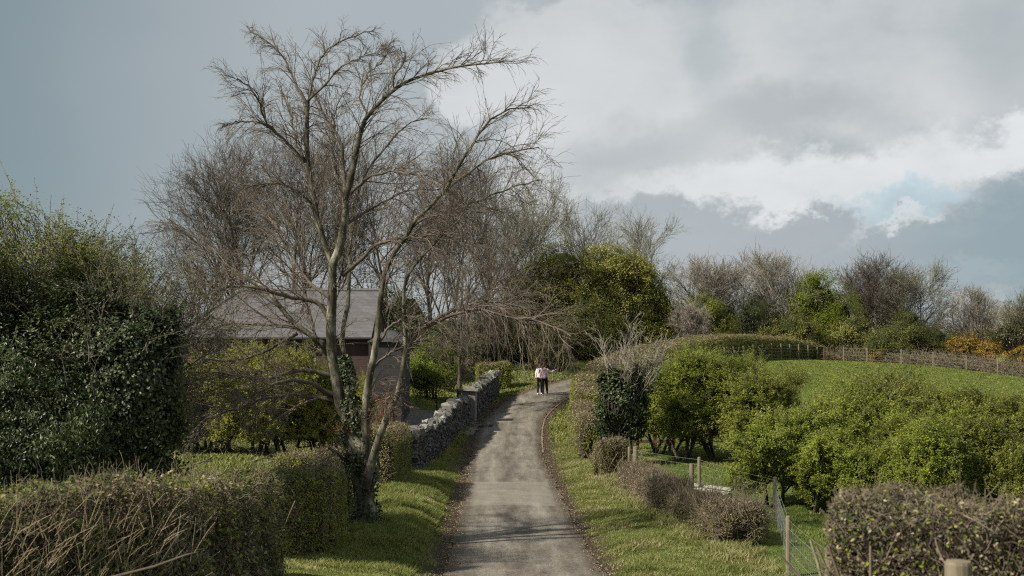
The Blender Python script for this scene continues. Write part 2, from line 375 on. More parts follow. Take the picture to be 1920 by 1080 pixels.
# ground
m_, n, b, o = material('grass soil and leaf litter'); g = n.nodes.new('ShaderNodeNewGeometry'); pos = g.outputs['Position']
at = n.nodes.new('ShaderNodeAttribute'); at.attribute_name = 'dirt'; at2 = n.nodes.new('ShaderNodeAttribute'); at2.attribute_name = 'lush'
n1 = noise(n, pos, .8, 5, .6); n2 = noise(n, pos, 7, 6, .7); n3 = noise(n, pos, 40, 4, .7)
gc = ramp(n, (n1*.45+n2*.35+n3*.2).sat(), [(.35, (.06, .075, .022)), (.5, (.13, .15, .04)), (.62, (.2, .2, .075)), (.75, (.32, .28, .16))])
fc = ramp(n, (n1*.4+n2*.35+n3*.25).sat(), [(.35, (.07, .10, .024)), (.52, (.12, .16, .036)), (.7, (.17, .205, .055))])
c = mixc(n, V(n, at2.outputs['Fac']), gc, fc)
dc = ramp(n, (n2*.5+n3*.5).sat(), [(.35, (.03, .02, .015)), (.5, (.085, .06, .046)), (.65, (.17, .125, .095))])
c = mixc(n, ((V(n, at.outputs['Fac'])*1.6+(n2-.5)*1.3-.3)).sat(), c, dc)
n.links.new(c, b.inputs['Base Color']); b.inputs['Roughness'].default_value = 1; b.inputs['Specular IOR Level'].default_value = .1
bump(n, b, n2*.6+n3*.4, .9, .12); M['ground'] = m_
# road
m_, n, b, o = material('worn tarmac'); g = n.nodes.new('ShaderNodeNewGeometry'); pos = g.outputs['Position']
sp = n.nodes.new('ShaderNodeSeparateXYZ'); n.links.new(pos, sp.inputs[0])
uv = n.nodes.new('ShaderNodeAttribute'); uv.attribute_name = 'across'
mp = n.nodes.new('ShaderNodeMapping'); mp.inputs['Scale'].default_value = (1, .12, 1); n.links.new(pos, mp.inputs[0])
st = noise(n, mp.outputs[0], 3.0, 5, .6); gr = noise(n, pos, 28, 4, .85); bl = noise(n, pos, 1.1, 6, .65)
ac = V(n, uv.outputs['Fac'])
tracks = ((ac-.30).op('ABSOLUTE')*-9+1).sat()+((ac-.72).op('ABSOLUTE')*-9+1).sat()
crown_ = ((ac-.5).op('ABSOLUTE')*-7+1).sat()
v_ = (st-.5)*.6+(gr-.5)*1.15+(bl-.5)*.28+.5+tracks*.06-crown_*.04
c = ramp(n, v_.sat(), [(.25, (.045, .039, .032)), (.42, (.12, .104, .086)), (.56, (.2, .178, .147)), (.75, (.34, .31, .26))])
Yp = V(n, sp.outputs[1])+(noise(n, pos, 1.5, 4)-.5)*.5
pt = Yp.sst(41.4, 41.6)*(Yp.sst(47.6, 47.8)*-1+1)
pc = ramp(n, (bl*.6+gr*.4).sat(), [(.3, (.17, .15, .125)), (.6, (.28, .255, .215))])
c = mixc(n, pt*.6, c, pc)
edge = (ac-.5).op('ABSOLUTE').sst(.33, .5)
c = mixc(n, ((edge+(bl-.5)*1.6+(gr-.5)*.6)).sat()*.85*edge.sst(.02, .6), c, (.075, .055, .043, 1))
n.links.new(c, b.inputs['Base Color']); b.inputs['Roughness'].default_value = .9; b.inputs['Specular IOR Level'].default_value = .25
bump(n, b, gr*.7+bl*.6, .7, .03); M['road'] = m_
m_, n, b, o = material('gravel drive'); g = n.nodes.new('ShaderNodeNewGeometry'); pos = g.outputs['Position']
a_, b_ = noise(n, pos, 30, 5, .8), noise(n, pos, 1.2, 5)
n.links.new(ramp(n, (a_*.5+b_*.5).sat(), [(.35, (.09, .08, .075)), (.6, (.2, .185, .17))]), b.inputs['Base Color']); b.inputs['Roughness'].default_value = 1
bump(n, b, a_, .6, .03); M['drive'] = m_
M['kerb'] = simple('pale concrete kerb', (.25, .2, .165), .9, .2, 12, .2, 0, .4)

# ------------------------------------------------------------------ terrain
def G(px, py, d): p = P(px, py, d); return (p[0], p[1], p[2])
RD = [(1.2, -15, 5.6), (.9, 0, 3.8), (.6, 14, 2.0), (.26, 28, .46), (.1, 38, .10), (-.05, 48, .02), (-.2, 57, .16), (-.05, 65, .63), (.45, 70.5, .95), (1.7, 76, 1.45), (3.3, 80.3, 1.75), (5.3, 85.5, 2.05), (8, 91.5, 2.4), (11.5, 99, 2.65), (15.5, 107.5, 2.7), (20, 117, 2.5), (26, 127, 2.0), (34, 138, 1.4)]
ctrl = list(RD)
for (x, y, z) in RD[:9]:       # road shoulders level with it
    ctrl += [(x-2.0, y, z+.05), (x+2.0, y, z+.03)]
ctrl += [G(700, 985, 33), G(560, 1040, 27), G(450, 1075, 23), (-5.5, 17, 2.0), (-9, 14, 2.3), (-8.5, 27, 1.75), (-13, 30, 1.8),
         G(340, 880, 41), G(560, 880, 41), G(450, 858, 46), G(620, 828, 56), G(700, 822, 57), G(800, 795, 62), G(770, 785, 64), G(780, 752, 69), G(500, 820, 56), (-12, 64, .9), (-20, 60, 1.2), (-20, 40, 1.3), (-12, 75, 1.6), (-5, 78, 1.7), (-1.8, 77.5, 1.40),
         G(900, 725, 82), G(1000, 712, 83), G(1040, 712, 84), (-6, 90, 2.6), (2, 92, 2.8), (8, 98, 2.9), (-20, 90, 2.2), (-30, 110, 3), (0, 110, 3.0), (20, 125, 2.6),
         G(1260, 960, 38), G(1420, 1040, 30), G(1500, 1090, 28), (3.7, 50, .22), (3.6, 58, .35), (3.9, 65, .8), (4.6, 71, 1.2),
         G(1453, 982, 38), G(1320, 868, 52), (7.5, 62, .3), (14, 60, 0), (9, 72, .9), (14, 82, 1.5), (12.5, 92, 2.45), (17, 104, 2.6), (21, 112, 2.4), (24.5, 118, 2.15), (27, 116, 2.1), (30.7, 112, 2.0), (34.5, 108, 1.65), (36.2, 106, 1.4), (40, 104, 1.0),
         (28, 90, 1.0), (20, 45, -.1), (30, 65, 0), (12, 30, .2), (6.5, 22, .75), (4.5, 11, 2.2), (10, 12, 1.6), (25, 20, .3), (60, 60, 0), (60, 110, .3), (45, 130, .3), (60, 160, -1.5), (0, 150, 2.2), (-40, 150, 3), (-40, 60, 1.5), (-35, 20, 2.3), (-12, 0, 3.6), (14, -5, 3.2), (-20, -30, 5), (25, -30, 4)]
ctrl = np.array(ctrl, float)
def _phi(r2): return .5*r2*np.log(np.maximum(r2, 1e-9))
_n = len(ctrl); _K = _phi(((ctrl[:, None, :2]-ctrl[None, :, :2])**2).sum(-1)) + np.eye(_n)*3.0
_Pm = np.c_[np.ones(_n), ctrl[:, :2]]
_A = np.block([[_K, _Pm], [_Pm.T, np.zeros((3, 3))]]); _w = np.linalg.solve(_A, np.r_[ctrl[:, 2], 0, 0, 0])
RDa = np.array(RD)
def _fine(t0, n_=400):
    # smooth road centreline through RD (Catmull-Rom)
    Pp = np.vstack([2*RDa[0]-RDa[1], RDa, 2*RDa[-1]-RDa[-2]]); res = []
    for i in range(len(RDa)-1):
        p0, p1, p2, p3 = Pp[i:i+4]
        for t in np.linspace(0, 1, 24, endpoint=False):
            res.append(.5*((2*p1)+(-p0+p2)*t+(2*p0-5*p1+4*p2-p3)*t*t+(-p0+3*p1-3*p2+p3)*t**3))
    res.append(RDa[-1]); return np.array(res)
RC = _fine(0)
def road_dist(x, y):
    x = np.asarray(x, float).ravel(); y = np.asarray(y, float).ravel(); d = np.full(x.shape, 1e9); z = np.zeros(x.shape)
    near = (np.abs(x) < 60) & (y > -30) & (y < 150)
    xi, yi = x[near], y[near]
    for s0 in range(0, len(xi), 20000):
        a = ((xi[s0:s0+20000, None]-RC[None, :, 0])**2+(yi[s0:s0+20000, None]-RC[None, :, 1])**2); k = a.argmin(1)
        ii = np.flatnonzero(near)[s0:s0+20000]; d[ii] = np.sqrt(a[np.arange(len(k)), k]); z[ii] = RC[k, 2]
    return d, z
def sstep(a, b, x): t = np.clip((x-a)/(b-a), 0, 1); return t*t*(3-2*t)
def gz(x, y):
    x = np.asarray(x, float); y = np.asarray(y, float); shp = np.broadcast(x, y).shape
    xf = np.broadcast_to(x, shp).ravel(); yf = np.broadcast_to(y, shp).ravel(); z = np.empty(xf.shape)
    for s0 in range(0, len(xf), 20000):
        a, b_ = xf[s0:s0+20000], yf[s0:s0+20000]
        r2 = (a[:, None]-ctrl[None, :, 0])**2+(b_[:, None]-ctrl[None, :, 1])**2
        z[s0:s0+20000] = _phi(r2)@_w[:_n]+_w[_n]+_w[_n+1]*a+_w[_n+2]*b_
    rd, rz = road_dist(xf, yf)
    k = sstep(1.55, 2.6, rd); zz = rz*(1-k)+z*k
    p2 = np.c_[xf, yf]
    zz += sstep(1.6, 2.6, rd)*sstep(100, 60, yf)*(.05*nz(p2, 1.3, 1)+.035*nz(p2, 3.1, 2))
    # rough bank on the left verge
    zz += .22*np.exp(-(((xf+2.7)/.7)**2+((yf-37)/3)**2))+.16*np.exp(-(((xf+2.6)/.6)**2+((yf-31)/2.4)**2))
    dd_ = np.hypot(xf, yf-60); far = sstep(110, 260, dd_); zz = zz*(1-far)+far*(.6-26*sstep(110, 700, dd_))
    return zz.reshape(shp)
def g1(x, y): return float(gz(np.array([x]), np.array([y]))[0])

def axis(lo, hi, step, far, nfar):
    c = np.arange(lo, hi+1e-6, step); t = np.linspace(0, 1, nfar+1)[1:]
    gro = step*nfar*t+(far-step*nfar)*t**4
    return np.concatenate([(lo-gro)[::-1], c, hi+gro])
xs = axis(-13, 13, .3, 2500, 60); ys = axis(22, 92, .35, 3500, 60)
gx, gy = np.meshgrid(xs, ys); zg = gz(gx, gy)
nx_, ny_ = len(xs), len(ys)
idx = np.arange(nx_*ny_).reshape(ny_, nx_)
fq = np.stack([idx[:-1, :-1], idx[:-1, 1:], idx[1:, 1:], idx[1:, :-1]], -1).reshape(-1, 4)
gm = mesh(np.stack([gx, gy, zg], -1), fq, True)
rd_, _ = road_dist(gx.ravel(), gy.ravel())
dirt = sstep(2.5, 1.6, rd_-.22*nz(np.c_[gx.ravel(), gy.ravel()], 1.7, 3))
pp = np.c_[gx.ravel(), gy.ravel()]
def spot(x, y, rx, ry): return np.exp(-(((pp[:, 0]-x)/rx)**2+((pp[:, 1]-y)/ry)**2))
dirt = np.maximum(dirt, .75*spot(3.4, 47.5, 1.0, 1.6)); dirt = np.maximum(dirt, .6*spot(7.2, 52, 2.5, 2)); dirt = np.maximum(dirt, .55*spot(4.3, 36, .7, 3)*1)
# hedge bottoms and the ground under the trees behind the bend
dirt = np.maximum(dirt, .8*sstep(86, 90, pp[:, 1])*sstep(5, 2, pp[:, 0]-.1*(pp[:, 1]-85))*sstep(140, 120, pp[:, 1]))
lush = sstep(3.5, 6, pp[:, 0]-.0*pp[:, 1])*sstep(20, 30, pp[:, 1])
for nm_, arr in (('dirt', dirt), ('lush', lush)):
    a = gm.attributes.new(nm_, 'FLOAT', 'POINT'); a.data.foreach_set('value', arr.astype('f4'))
tag(obj('ground', gm, M['ground']), kind='structure')

# road strip: 13 points across, ragged edges
def strip(center, hw, across=13, dz=.03, jag=.0, seed=0, crown=0.0):
    c = center; t = nrm(np.gradient(c[:, :2], axis=0)); nn = np.c_[t[:, 1], -t[:, 0]]
    s = np.linspace(-1, 1, across); w = hw(c[:, 1]) if callable(hw) else np.full(len(c), hw)
    arc = np.r_[0, np.cumsum(np.linalg.norm(np.diff(c[:, :2], axis=0), axis=1))]
    jl = jag*(np.sin(arc*2.3+seed)+.6*np.sin(arc*5.1+seed*2)+.5*np.sin(arc*11.7)); jr = jag*(np.sin(arc*1.9+1+seed)+.6*np.sin(arc*4.3)+.5*np.sin(arc*9.7+seed))
    off = np.where(s[None] < 0, s[None]*(w+jl)[:, None], s[None]*(w+jr)[:, None])
    xy = c[:, None, :2]+off[..., None]*nn[:, None, :]
    z = gz(xy[..., 0], xy[..., 1])+dz+crown*(1-s[None]**2)
    v = np.concatenate([xy, z[..., None]], -1); Nn = len(c)
    idx = np.arange(Nn*across).reshape(Nn, across)
    f = np.stack([idx[:-1, :-1], idx[:-1, 1:], idx[1:, 1:], idx[1:, :-1]], -1).reshape(-1, 4)
    me = mesh(v, f, True); a = me.attributes.new('across', 'FLOAT', 'POINT'); a.data.foreach_set('value', np.broadcast_to((s+1)/2, (Nn, across)).astype('f4').ravel())
    return me
dn = np.vstack([RC[i]+(RC[i+1]-RC[i])*t for i in range(len(RC)-1) for t in np.linspace(0, 1, 3, endpoint=False)][:]) if True else RC
rw = lambda y: np.interp(y, [0, 28, 44, 50, 57, 70, 80], [1.65, 1.6, 1.52, 1.48, 1.40, 1.42, 1.5])
tag(obj('road', strip(dn, rw, 13, .03, .035, 1, .03), M['road']), kind='structure')
# kerb on the inside of the bend
sel = (dn[:, 1] > 57) & (dn[:, 1] < 84); cc = dn[sel]; t = nrm(np.gradient(cc[:, :2], axis=0)); nn = np.c_[t[:, 1], -t[:, 0]]
kb = MB(); w0 = rw(cc[:, 1])+.02; sec = [(0, 0), (0, .055), (.06, .055), (.06, 0)]
kv = np.stack([np.c_[cc[:, :2]+nn*(w0+a)[:, None], gz((cc[:, :2]+nn*(w0+a)[:, None])[:, 0], (cc[:, :2]+nn*(w0+a)[:, None])[:, 1])+h-.02] for a, h in sec], 1)
idx = np.arange(len(cc)*4).reshape(-1, 4); fk = np.concatenate([np.stack([idx[:-1, j], idx[1:, j], idx[1:, j+1], idx[:-1, j+1]], -1) for j in range(3)])
tag(obj('kerb', mesh(kv, fk), M['kerb']), kind='structure')
# drive and paving at the cottage
dv = np.array([(-11.5, 58.5, 0), (-8, 59.5, 0), (-6, 61, 0), (-4.6, 62.5, 0), (-3.9, 64.5, 0), (-3.5, 67, 0)], float)
dvf = np.array([[np.interp(t, range(6), dv[:, k]) for k in range(3)] for t in np.linspace(0, 5, 60)])
tag(obj('driveway', strip(dvf, lambda y: np.interp(y, [58, 60, 64, 68], [1.8, 3.0, 2.6, 1.4]), 9, .03, .06, 2), M['drive']), kind='structure')

# ------------------------------------------------------------------ grass blades
def grass(name, n_, region, hfun, seed, mat, wid=.006, label=None):
    rng = np.random.default_rng(seed); (x0, x1), (y0, y1) = region['box']
    x = rng.uniform(x0, x1, n_*2); y = y0+(y1-y0)*rng.random(n_*2)**region.get('p', 1.0)
    rd, _ = road_dist(x, y); keep = region['keep'](x, y, rd)
    x, y, rd = x[keep][:n_], y[keep][:n_], rd[keep][:n_]; N = len(x)
    h = hfun(x, y, rng)*rng.uniform(.5, 1.3, N); z = gz(x, y)-.01
    b = np.c_[x, y, z]; a = rng.uniform(0, 2*pi, N); w = wid*rng.uniform(.7, 1.4, N)*(1+y/70)
    s = np.c_[np.cos(a), np.sin(a), np.zeros(N)]*w[:, None]
    ln = np.c_[rng.normal(.12, .45, N), rng.normal(0, .4, N), np.ones(N)]
    t = b+ln*h[:, None]; mid = b+(ln*np.array([.4, .4, 1]))*h[:, None]*.55
    v = np.stack([b-s, b+s, mid+s*.7, mid-s*.7, t], 1).reshape(-1, 3); i = np.arange(N)[:, None]*5
    me = mesh(v, [i+np.array([[0, 1, 2, 3]]), i+np.array([[3, 2, 4]])])
    if isinstance(mat, list): k_ = (rng.random(N) < .6).astype('i4'); me.polygons.foreach_set('material_index', np.concatenate([k_, k_]))
    return obj(name, me, mat)
hv = lambda x, y, r: .03+.045*sstep(.1, .6, nz(np.c_[x, y], 2.3, 5))+.035*nz(np.c_[x, y], .6, 7)**2
kp = lambda x, y, rd: (rd > 1.62+.25*(nz(np.c_[x, y], 3, 2)+.5)+.1*np.random.default_rng(1).random(len(x)))
tag(grass('verge_grass', 330000, dict(box=((-5.2, 5.2), (21, 60)), keep=kp), hv, 11, M['grassblade']), kind='stuff')
tag(grass('rough_grass', 45000, dict(box=((-3.6, -1.9), (26, 50)), keep=lambda x, y, rd: (rd > 1.9) & (nz(np.c_[x, y], 1.6, 4) > -.1)), lambda x, y, r: .13+.05*nz(np.c_[x, y], 2, 1), 12, M['grassblade']), kind='stuff')
tag(grass('dry_grass', 60000, dict(box=((-4.2, 5.4), (25, 58)), keep=lambda x, y, rd: (rd > 1.8) & (nz(np.c_[x, y], 1.4, 9) > .18)), lambda x, y, r: .09+.0*x, 13, M['grassdry']), kind='stuff')
tag(grass('bank_grass', 40000, dict(box=((-6, 5), (60, 90)), keep=lambda x, y, rd: kp(x, y, rd) & ~((x < -3.1) & (y < 68.3))), lambda x, y, r: .11+.05*nz(np.c_[x, y], 1.1, 5), 14, M['grassblade'], .02), kind='stuff')
tag(grass('garden_grass', 40000, dict(box=((-12, -4.3), (36, 60)), keep=lambda x, y, rd: (rd > 3) & ~((y > 57) & (x < -3.5))), lambda x, y, r: .13+.07*nz(np.c_[x, y], 1.1, 5), 15, M['grassblade'], .02), kind='stuff')
tag(grass('pasture_grass', 260000, dict(box=((4.2, 45), (26, 117)), p=1.0, keep=lambda x, y, rd: (rd > 3) & (x < .38*y+1) & (y < 118-.0*x)), lambda x, y, r: .045+.03*nz(np.c_[x, y], .7, 5)+.0003*y, 16, M['fieldblade'], .011), kind='stuff')
tag(grass('tussock_grass', 42000, dict(box=((3.0, 5.4), (27, 60)), keep=lambda x, y, rd: (np.abs(x-np.interp(y, [28, 31, 38, 46, 60], [5.2, 4.75, 4.1, 3.4, 2.5])) < .55) & (nz(np.c_[x, y], 2.1, 4) > -.25)), lambda x, y, r: .16+.08*nz(np.c_[x, y], 2, 1), 17, [M['grassdry'], M['grassblade']]), kind='stuff')
# leaf litter along both edges of the lane
rng = np.random.default_rng(5); n_ = 16000; k_ = rng.integers(0, len(RC), n_*3); c_ = RC[k_]; keep = (c_[:, 1] > 24) & (c_[:, 1] < 82)
k_ = k_[keep][:n_]; t_ = nrm(np.gradient(RC[:, :2], axis=0))[k_]; side = rng.choice([-1, 1], len(k_)); off = side*(rw(RC[k_, 1])-.15+rng.gamma(1.6, .16, len(k_)))
lx = RC[k_, 0]+t_[:, 1]*off+rng.normal(0, .1, len(k_)); ly = RC[k_, 1]-t_[:, 0]*off+rng.normal(0, .6, len(k_))
v, f = leaves(rng, np.c_[lx, ly, gz(lx, ly)+.045], .045, .6, 2.5)
tag(obj('leaf_litter', mesh(v, f), M['brownleaf']), kind='stuff')

# ------------------------------------------------------------------ vegetation builders
def leafy(name, base, env, label, cat, seed, nclus, nleaf, crad, lsize, leaf='haw', bark='bark_dark', stems=4, stemr=.06, group=None, shell=.45, low=0.0,
          aspect=.55, sprays=0, spray_len=.6, twig=None, core=False, stem_spread=.25, parts=('trunk', 'crown'), droop=0.0, gap=.3, mixleaf=None, lumps=4):
    """base point; env = ellipsoids (x,y,z,rx,ry,rz) in world space; foliage in clusters carried by branches that start at the base"""
    rng = np.random.default_rng(seed); base = np.array(base, float)
    root = thing(name, base, label, cat, group); env = np.array(env, float); env0 = env
    if lumps:
        dl = nrm(rng.normal(size=(len(env)*lumps, 3))+np.array([0, -.2, .25])); er = np.repeat(env, lumps, 0); rr_ = rng.uniform(.28, .5, (len(er), 1))
        env = np.concatenate([env, np.c_[er[:, :3]+dl*er[:, 3:]*(1.02-rr_*.5), er[:, 3:]*rr_]])
    vol = env[:, 3]*env[:, 4]*env[:, 5]; ei = rng.choice(len(env), nclus*3, p=(vol**.8)/(vol**.8).sum()); e = env[ei]
    d = nrm(rng.normal(size=(len(ei), 3))); r = 1-shell*rng.random(len(ei))**1.3+.3*rng.random(len(ei))**7
    r *= 1+.17*nz(d*2.4+ei[:, None], 1.7, seed)+.16*nz(d*5.3+ei[:, None]*3, 1.9, seed+5)
    c = e[:, :3]+d*r[:, None]*e[:, 3:]
    inside = np.zeros(len(c), bool)        # drop what is deep in another ellipsoid
    for q in env0: inside |= (((c-q[:3])/q[3:])**2).sum(1) < .35
    ok = (~inside | (rng.random(len(c)) < .25)) & (c[:, 2] > base[2]+low)
    if gap: ok &= nz(c, .42/crad, seed*1.3) > -gap
    c = c[ok][:nclus]; mid = env0[:, :3].mean(0)
    outd = nrm(c-mid)
    n = len(c)*nleaf; k = np.repeat(np.arange(len(c)), nleaf); off = rng.normal(size=(n, 3))*crad*rng.uniform(.35, 1.35, (len(c), 1))[k]*np.array([1, 1, .7])
    pos = c[k]+off
    # stems
    ns = stems; a = np.linspace(0, 2*pi, ns, endpoint=False)+rng.random(ns); sb = base+np.c_[np.cos(a), np.sin(a), np.zeros(ns)]*stem_spread*rng.uniform(.3, 1, (ns, 1)); sb[:, 2] = base[2]-.1
    asg = ((c[:, None, :2]-sb[None, :, :2])**2).sum(-1)+rng.random((len(c), ns))*1.0
    asg = asg.argmin(1)
    tb = MB(); hub = np.empty((ns, 3))
    for j in range(ns):
        m_ = asg == j; tgt = c[m_].mean(0) if m_.any() else mid
        hub[j] = sb[j]+(tgt-sb[j])*.5; hub[j, 2] = base[2]+(mid[2]-base[2])*rng.uniform(.45, .8)
        L = np.linspace(0, 1, 6)[:, None]; ln = sb[j]*(1-L)+hub[j]*L+rng.normal(0, .05*np.linalg.norm(hub[j]-sb[j])/2, (6, 3))*np.sin(L*pi)
        tb.tube(ln, np.linspace(stemr, stemr*.55, 6)*rng.uniform(.7, 1.2), 6, False)
    sel = rng.permutation(len(c))[:min(len(c), 500)]; L = np.linspace(0, 1, 6)[None, :, None]
    s0 = hub[asg[sel]][:, None]; e0 = c[sel][:, None]; bow = rng.normal(0, .12, (len(sel), 1, 3))*np.linalg.norm(e0-s0, axis=2, keepdims=True)
    br = s0*(1-L)+e0*L+bow*np.sin(L*pi); rr = taper(np.full(len(sel), stemr*.35), np.full(len(sel), .006), 6)
    tb.add(*tubes(br, rr, 4))
    if sprays:
        q = rng.integers(0, len(c), sprays); dirs = nrm(outd[q]*.9+rng.normal(0, .35, (sprays, 3))+np.array([.1, 0, .6]))
        st_ = c[q]-dirs*.15; pl = grow(rng, st_, dirs, spray_len*rng.uniform(.4, 1.3, sprays), 6, .12, (0, 0, .02)); tb.add(*tubes(pl, taper(np.full(sprays, .008), np.full(sprays, .004), 6), 3))
        kk = np.repeat(np.arange(sprays), 12); tt = rng.uniform(.1, 1, len(kk)); ii = np.minimum((tt*5).astype(int), 4); fr = (tt*5-ii)[:, None]
        pos = np.concatenate([pos, pl[kk, ii]*(1-fr)+pl[kk, ii+1]*fr+rng.normal(0, crad*.12, (len(kk), 3))])
        k = np.concatenate([k, q[kk]])
    obj(parts[0], tb.mesh(), M[bark] if twig is None else M[twig], root)
    v, f = leaves(rng, pos, lsize, aspect, .25, droop, outd[k]*.9)
    me = mesh(v, f)
    if mixleaf:
        me.polygons.foreach_set('material_index', (rng.random(len(f)) < mixleaf[1]).astype('i4'))
        obj(parts[1], me, [M[leaf], M[mixleaf[0]]], root)
    else: obj(parts[1], me, M[leaf], root)
    if core:  # dark solid filling the crown, shade held in its colour
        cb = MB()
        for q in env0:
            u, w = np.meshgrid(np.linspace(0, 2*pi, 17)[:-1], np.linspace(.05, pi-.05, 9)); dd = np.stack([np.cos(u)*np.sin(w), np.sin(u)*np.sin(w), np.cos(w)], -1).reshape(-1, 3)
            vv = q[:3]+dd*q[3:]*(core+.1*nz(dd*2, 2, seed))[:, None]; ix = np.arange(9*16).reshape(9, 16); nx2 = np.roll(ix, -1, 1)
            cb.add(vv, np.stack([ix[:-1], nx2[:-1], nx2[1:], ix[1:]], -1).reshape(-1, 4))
        obj('shaded_leaf_core', cb.mesh(), M['core_green'], root)
    return root

def bare(name, base, h, spread, label, cat, seed, bark='bark_dark', twig='twig_red', fork=.25, n=(10, 8, 6, 4), r0=.16, up=.25, group=None, trunks=1, twr=.009, ang=(18, 48), droop=0.0, lens=(.55, .5, .5, .45), buds=None, ivy=0, lean=(0, 0), tspread=.12, baser=.25):
    rng = np.random.default_rng(seed); base = np.array(base, float); root = thing(name, base, label, cat, group)
    st = base+np.c_[rng.normal(0, baser, (trunks, 2))*(trunks > 1), np.full(trunks, -.15)]
    d = np.c_[rng.normal(lean[0], .10+tspread*(trunks > 1), trunks), rng.normal(lean[1], .10+tspread*.8*(trunks > 1), trunks), np.ones(trunks)]
    L0 = h*rng.uniform(.72, .85, trunks)
    l0 = grow(rng, st, d, L0, 10, .06, (0, 0, .05)); q0 = taper(np.full(trunks, r0), np.full(trunks, r0*.12), 10)
    tb = MB(); tb.add(*tubes(l0, q0, 8))
    s, dr, r, t, _ = spawn(rng, l0, q0, n[0], fork, .98, ang, 0)
    dr[:, :2] *= spread; ln = h*lens[0]*(1.05-.72*t)*rng.uniform(.75, 1.15, len(t))
    l1 = grow(rng, s, dr, ln, 8, .09, (0, 0, up*.12)); q1 = taper(np.minimum(r*.7, r0*.5), np.full(len(r), .014), 8); tb.add(*tubes(l1, q1, 6))
    s, dr, r, t, _ = spawn(rng, l1, q1, n[1], .2, 1, (22, 52), .05)
    l2 = grow(rng, s, dr, h*.22*lens[1]/.5*(1.15-.6*t)*rng.uniform(.6, 1.2, len(t)), 6, .11, (0, 0, up*.12-droop)); q2 = taper(np.minimum(r*.7, .05), np.full(len(r), twr*1.1), 6)
    tb.add(*tubes(l2, q2, 4)); obj('trunk', tb.mesh(True), M[bark], root)
    cb = MB()
    s, dr, r, t, _ = spawn(rng, l2, q2, n[2], .15, 1, (20, 55), .03)
    l3 = grow(rng, s, dr, h*.105*lens[2]/.5*rng.uniform(.5, 1.3, len(t)), 5, .13, (0, 0, up*.12-droop*1.5)); q3 = taper(np.minimum(r*.7, twr*1.4), np.full(len(r), twr*.7), 5)
    cb.add(*tubes(l3, q3, 3))
    if n[3]:
        s, dr, r, t, _ = spawn(rng, l3, q3, n[3], .2, 1, (20, 50), .02)
        l4 = grow(rng, s, dr, h*.055*lens[3]/.45*rng.uniform(.5, 1.3, len(t)), 4, .12, (0, 0, up*.1-droop*2)); cb.add(*tubes(l4, taper(np.full(len(r), twr*.8), np.full(len(r), twr*.5), 4), 3))
    obj('crown', cb.mesh(), M[twig], root)
    if buds:
        tip = (l4 if n[3] else l3); kk = rng.integers(0, len(tip), buds[1]); jj = rng.integers(1, tip.shape[1], len(kk))
        lp = tip[kk, jj]+rng.normal(0, .03, (len(kk), 3))
        if len(buds) > 3: k2 = rng.integers(0, len(l3), buds[1]//2); lp = np.concatenate([lp, l3[k2, rng.integers(1, l3.shape[1], len(k2))]+rng.normal(0, .04, (len(k2), 3))])
        lp = lp[lp[:, 2] > base[2]+(buds[3] if len(buds) > 3 else 0)]
        v, f = leaves(rng, lp, buds[2], .6, .5, 0, nrm(lp-base-np.array([0, 0, h*.4]))*.6 if len(buds) > 3 else None); obj('leaves', mesh(v, f), M[buds[0]], root)
    if ivy:
        cnt, frac, rad = ivy; t = rng.random(cnt)*frac; x = t*9; i = x.astype(int); k = rng.integers(0, trunks, cnt)
        p = l0[k, i]*(1-(x-i))[:, None]+l0[k, np.minimum(i+1, 9)]*(x-i)[:, None]; dd = nrm(rng.normal(size=(cnt, 3))*np.array([1, 1, .4]))
        rr = rad*(1.1-.6*t/frac)*(1+.35*nz(np.c_[p[:, 2], k, k], 1.7, seed))
        v, f = leaves(rng, p+dd*rr[:, None]*rng.uniform(.5, 1.1, (cnt, 1)), .13, .8, .3, .3, dd); obj('ivy', mesh(v, f), M['ivy'], root)
    return root

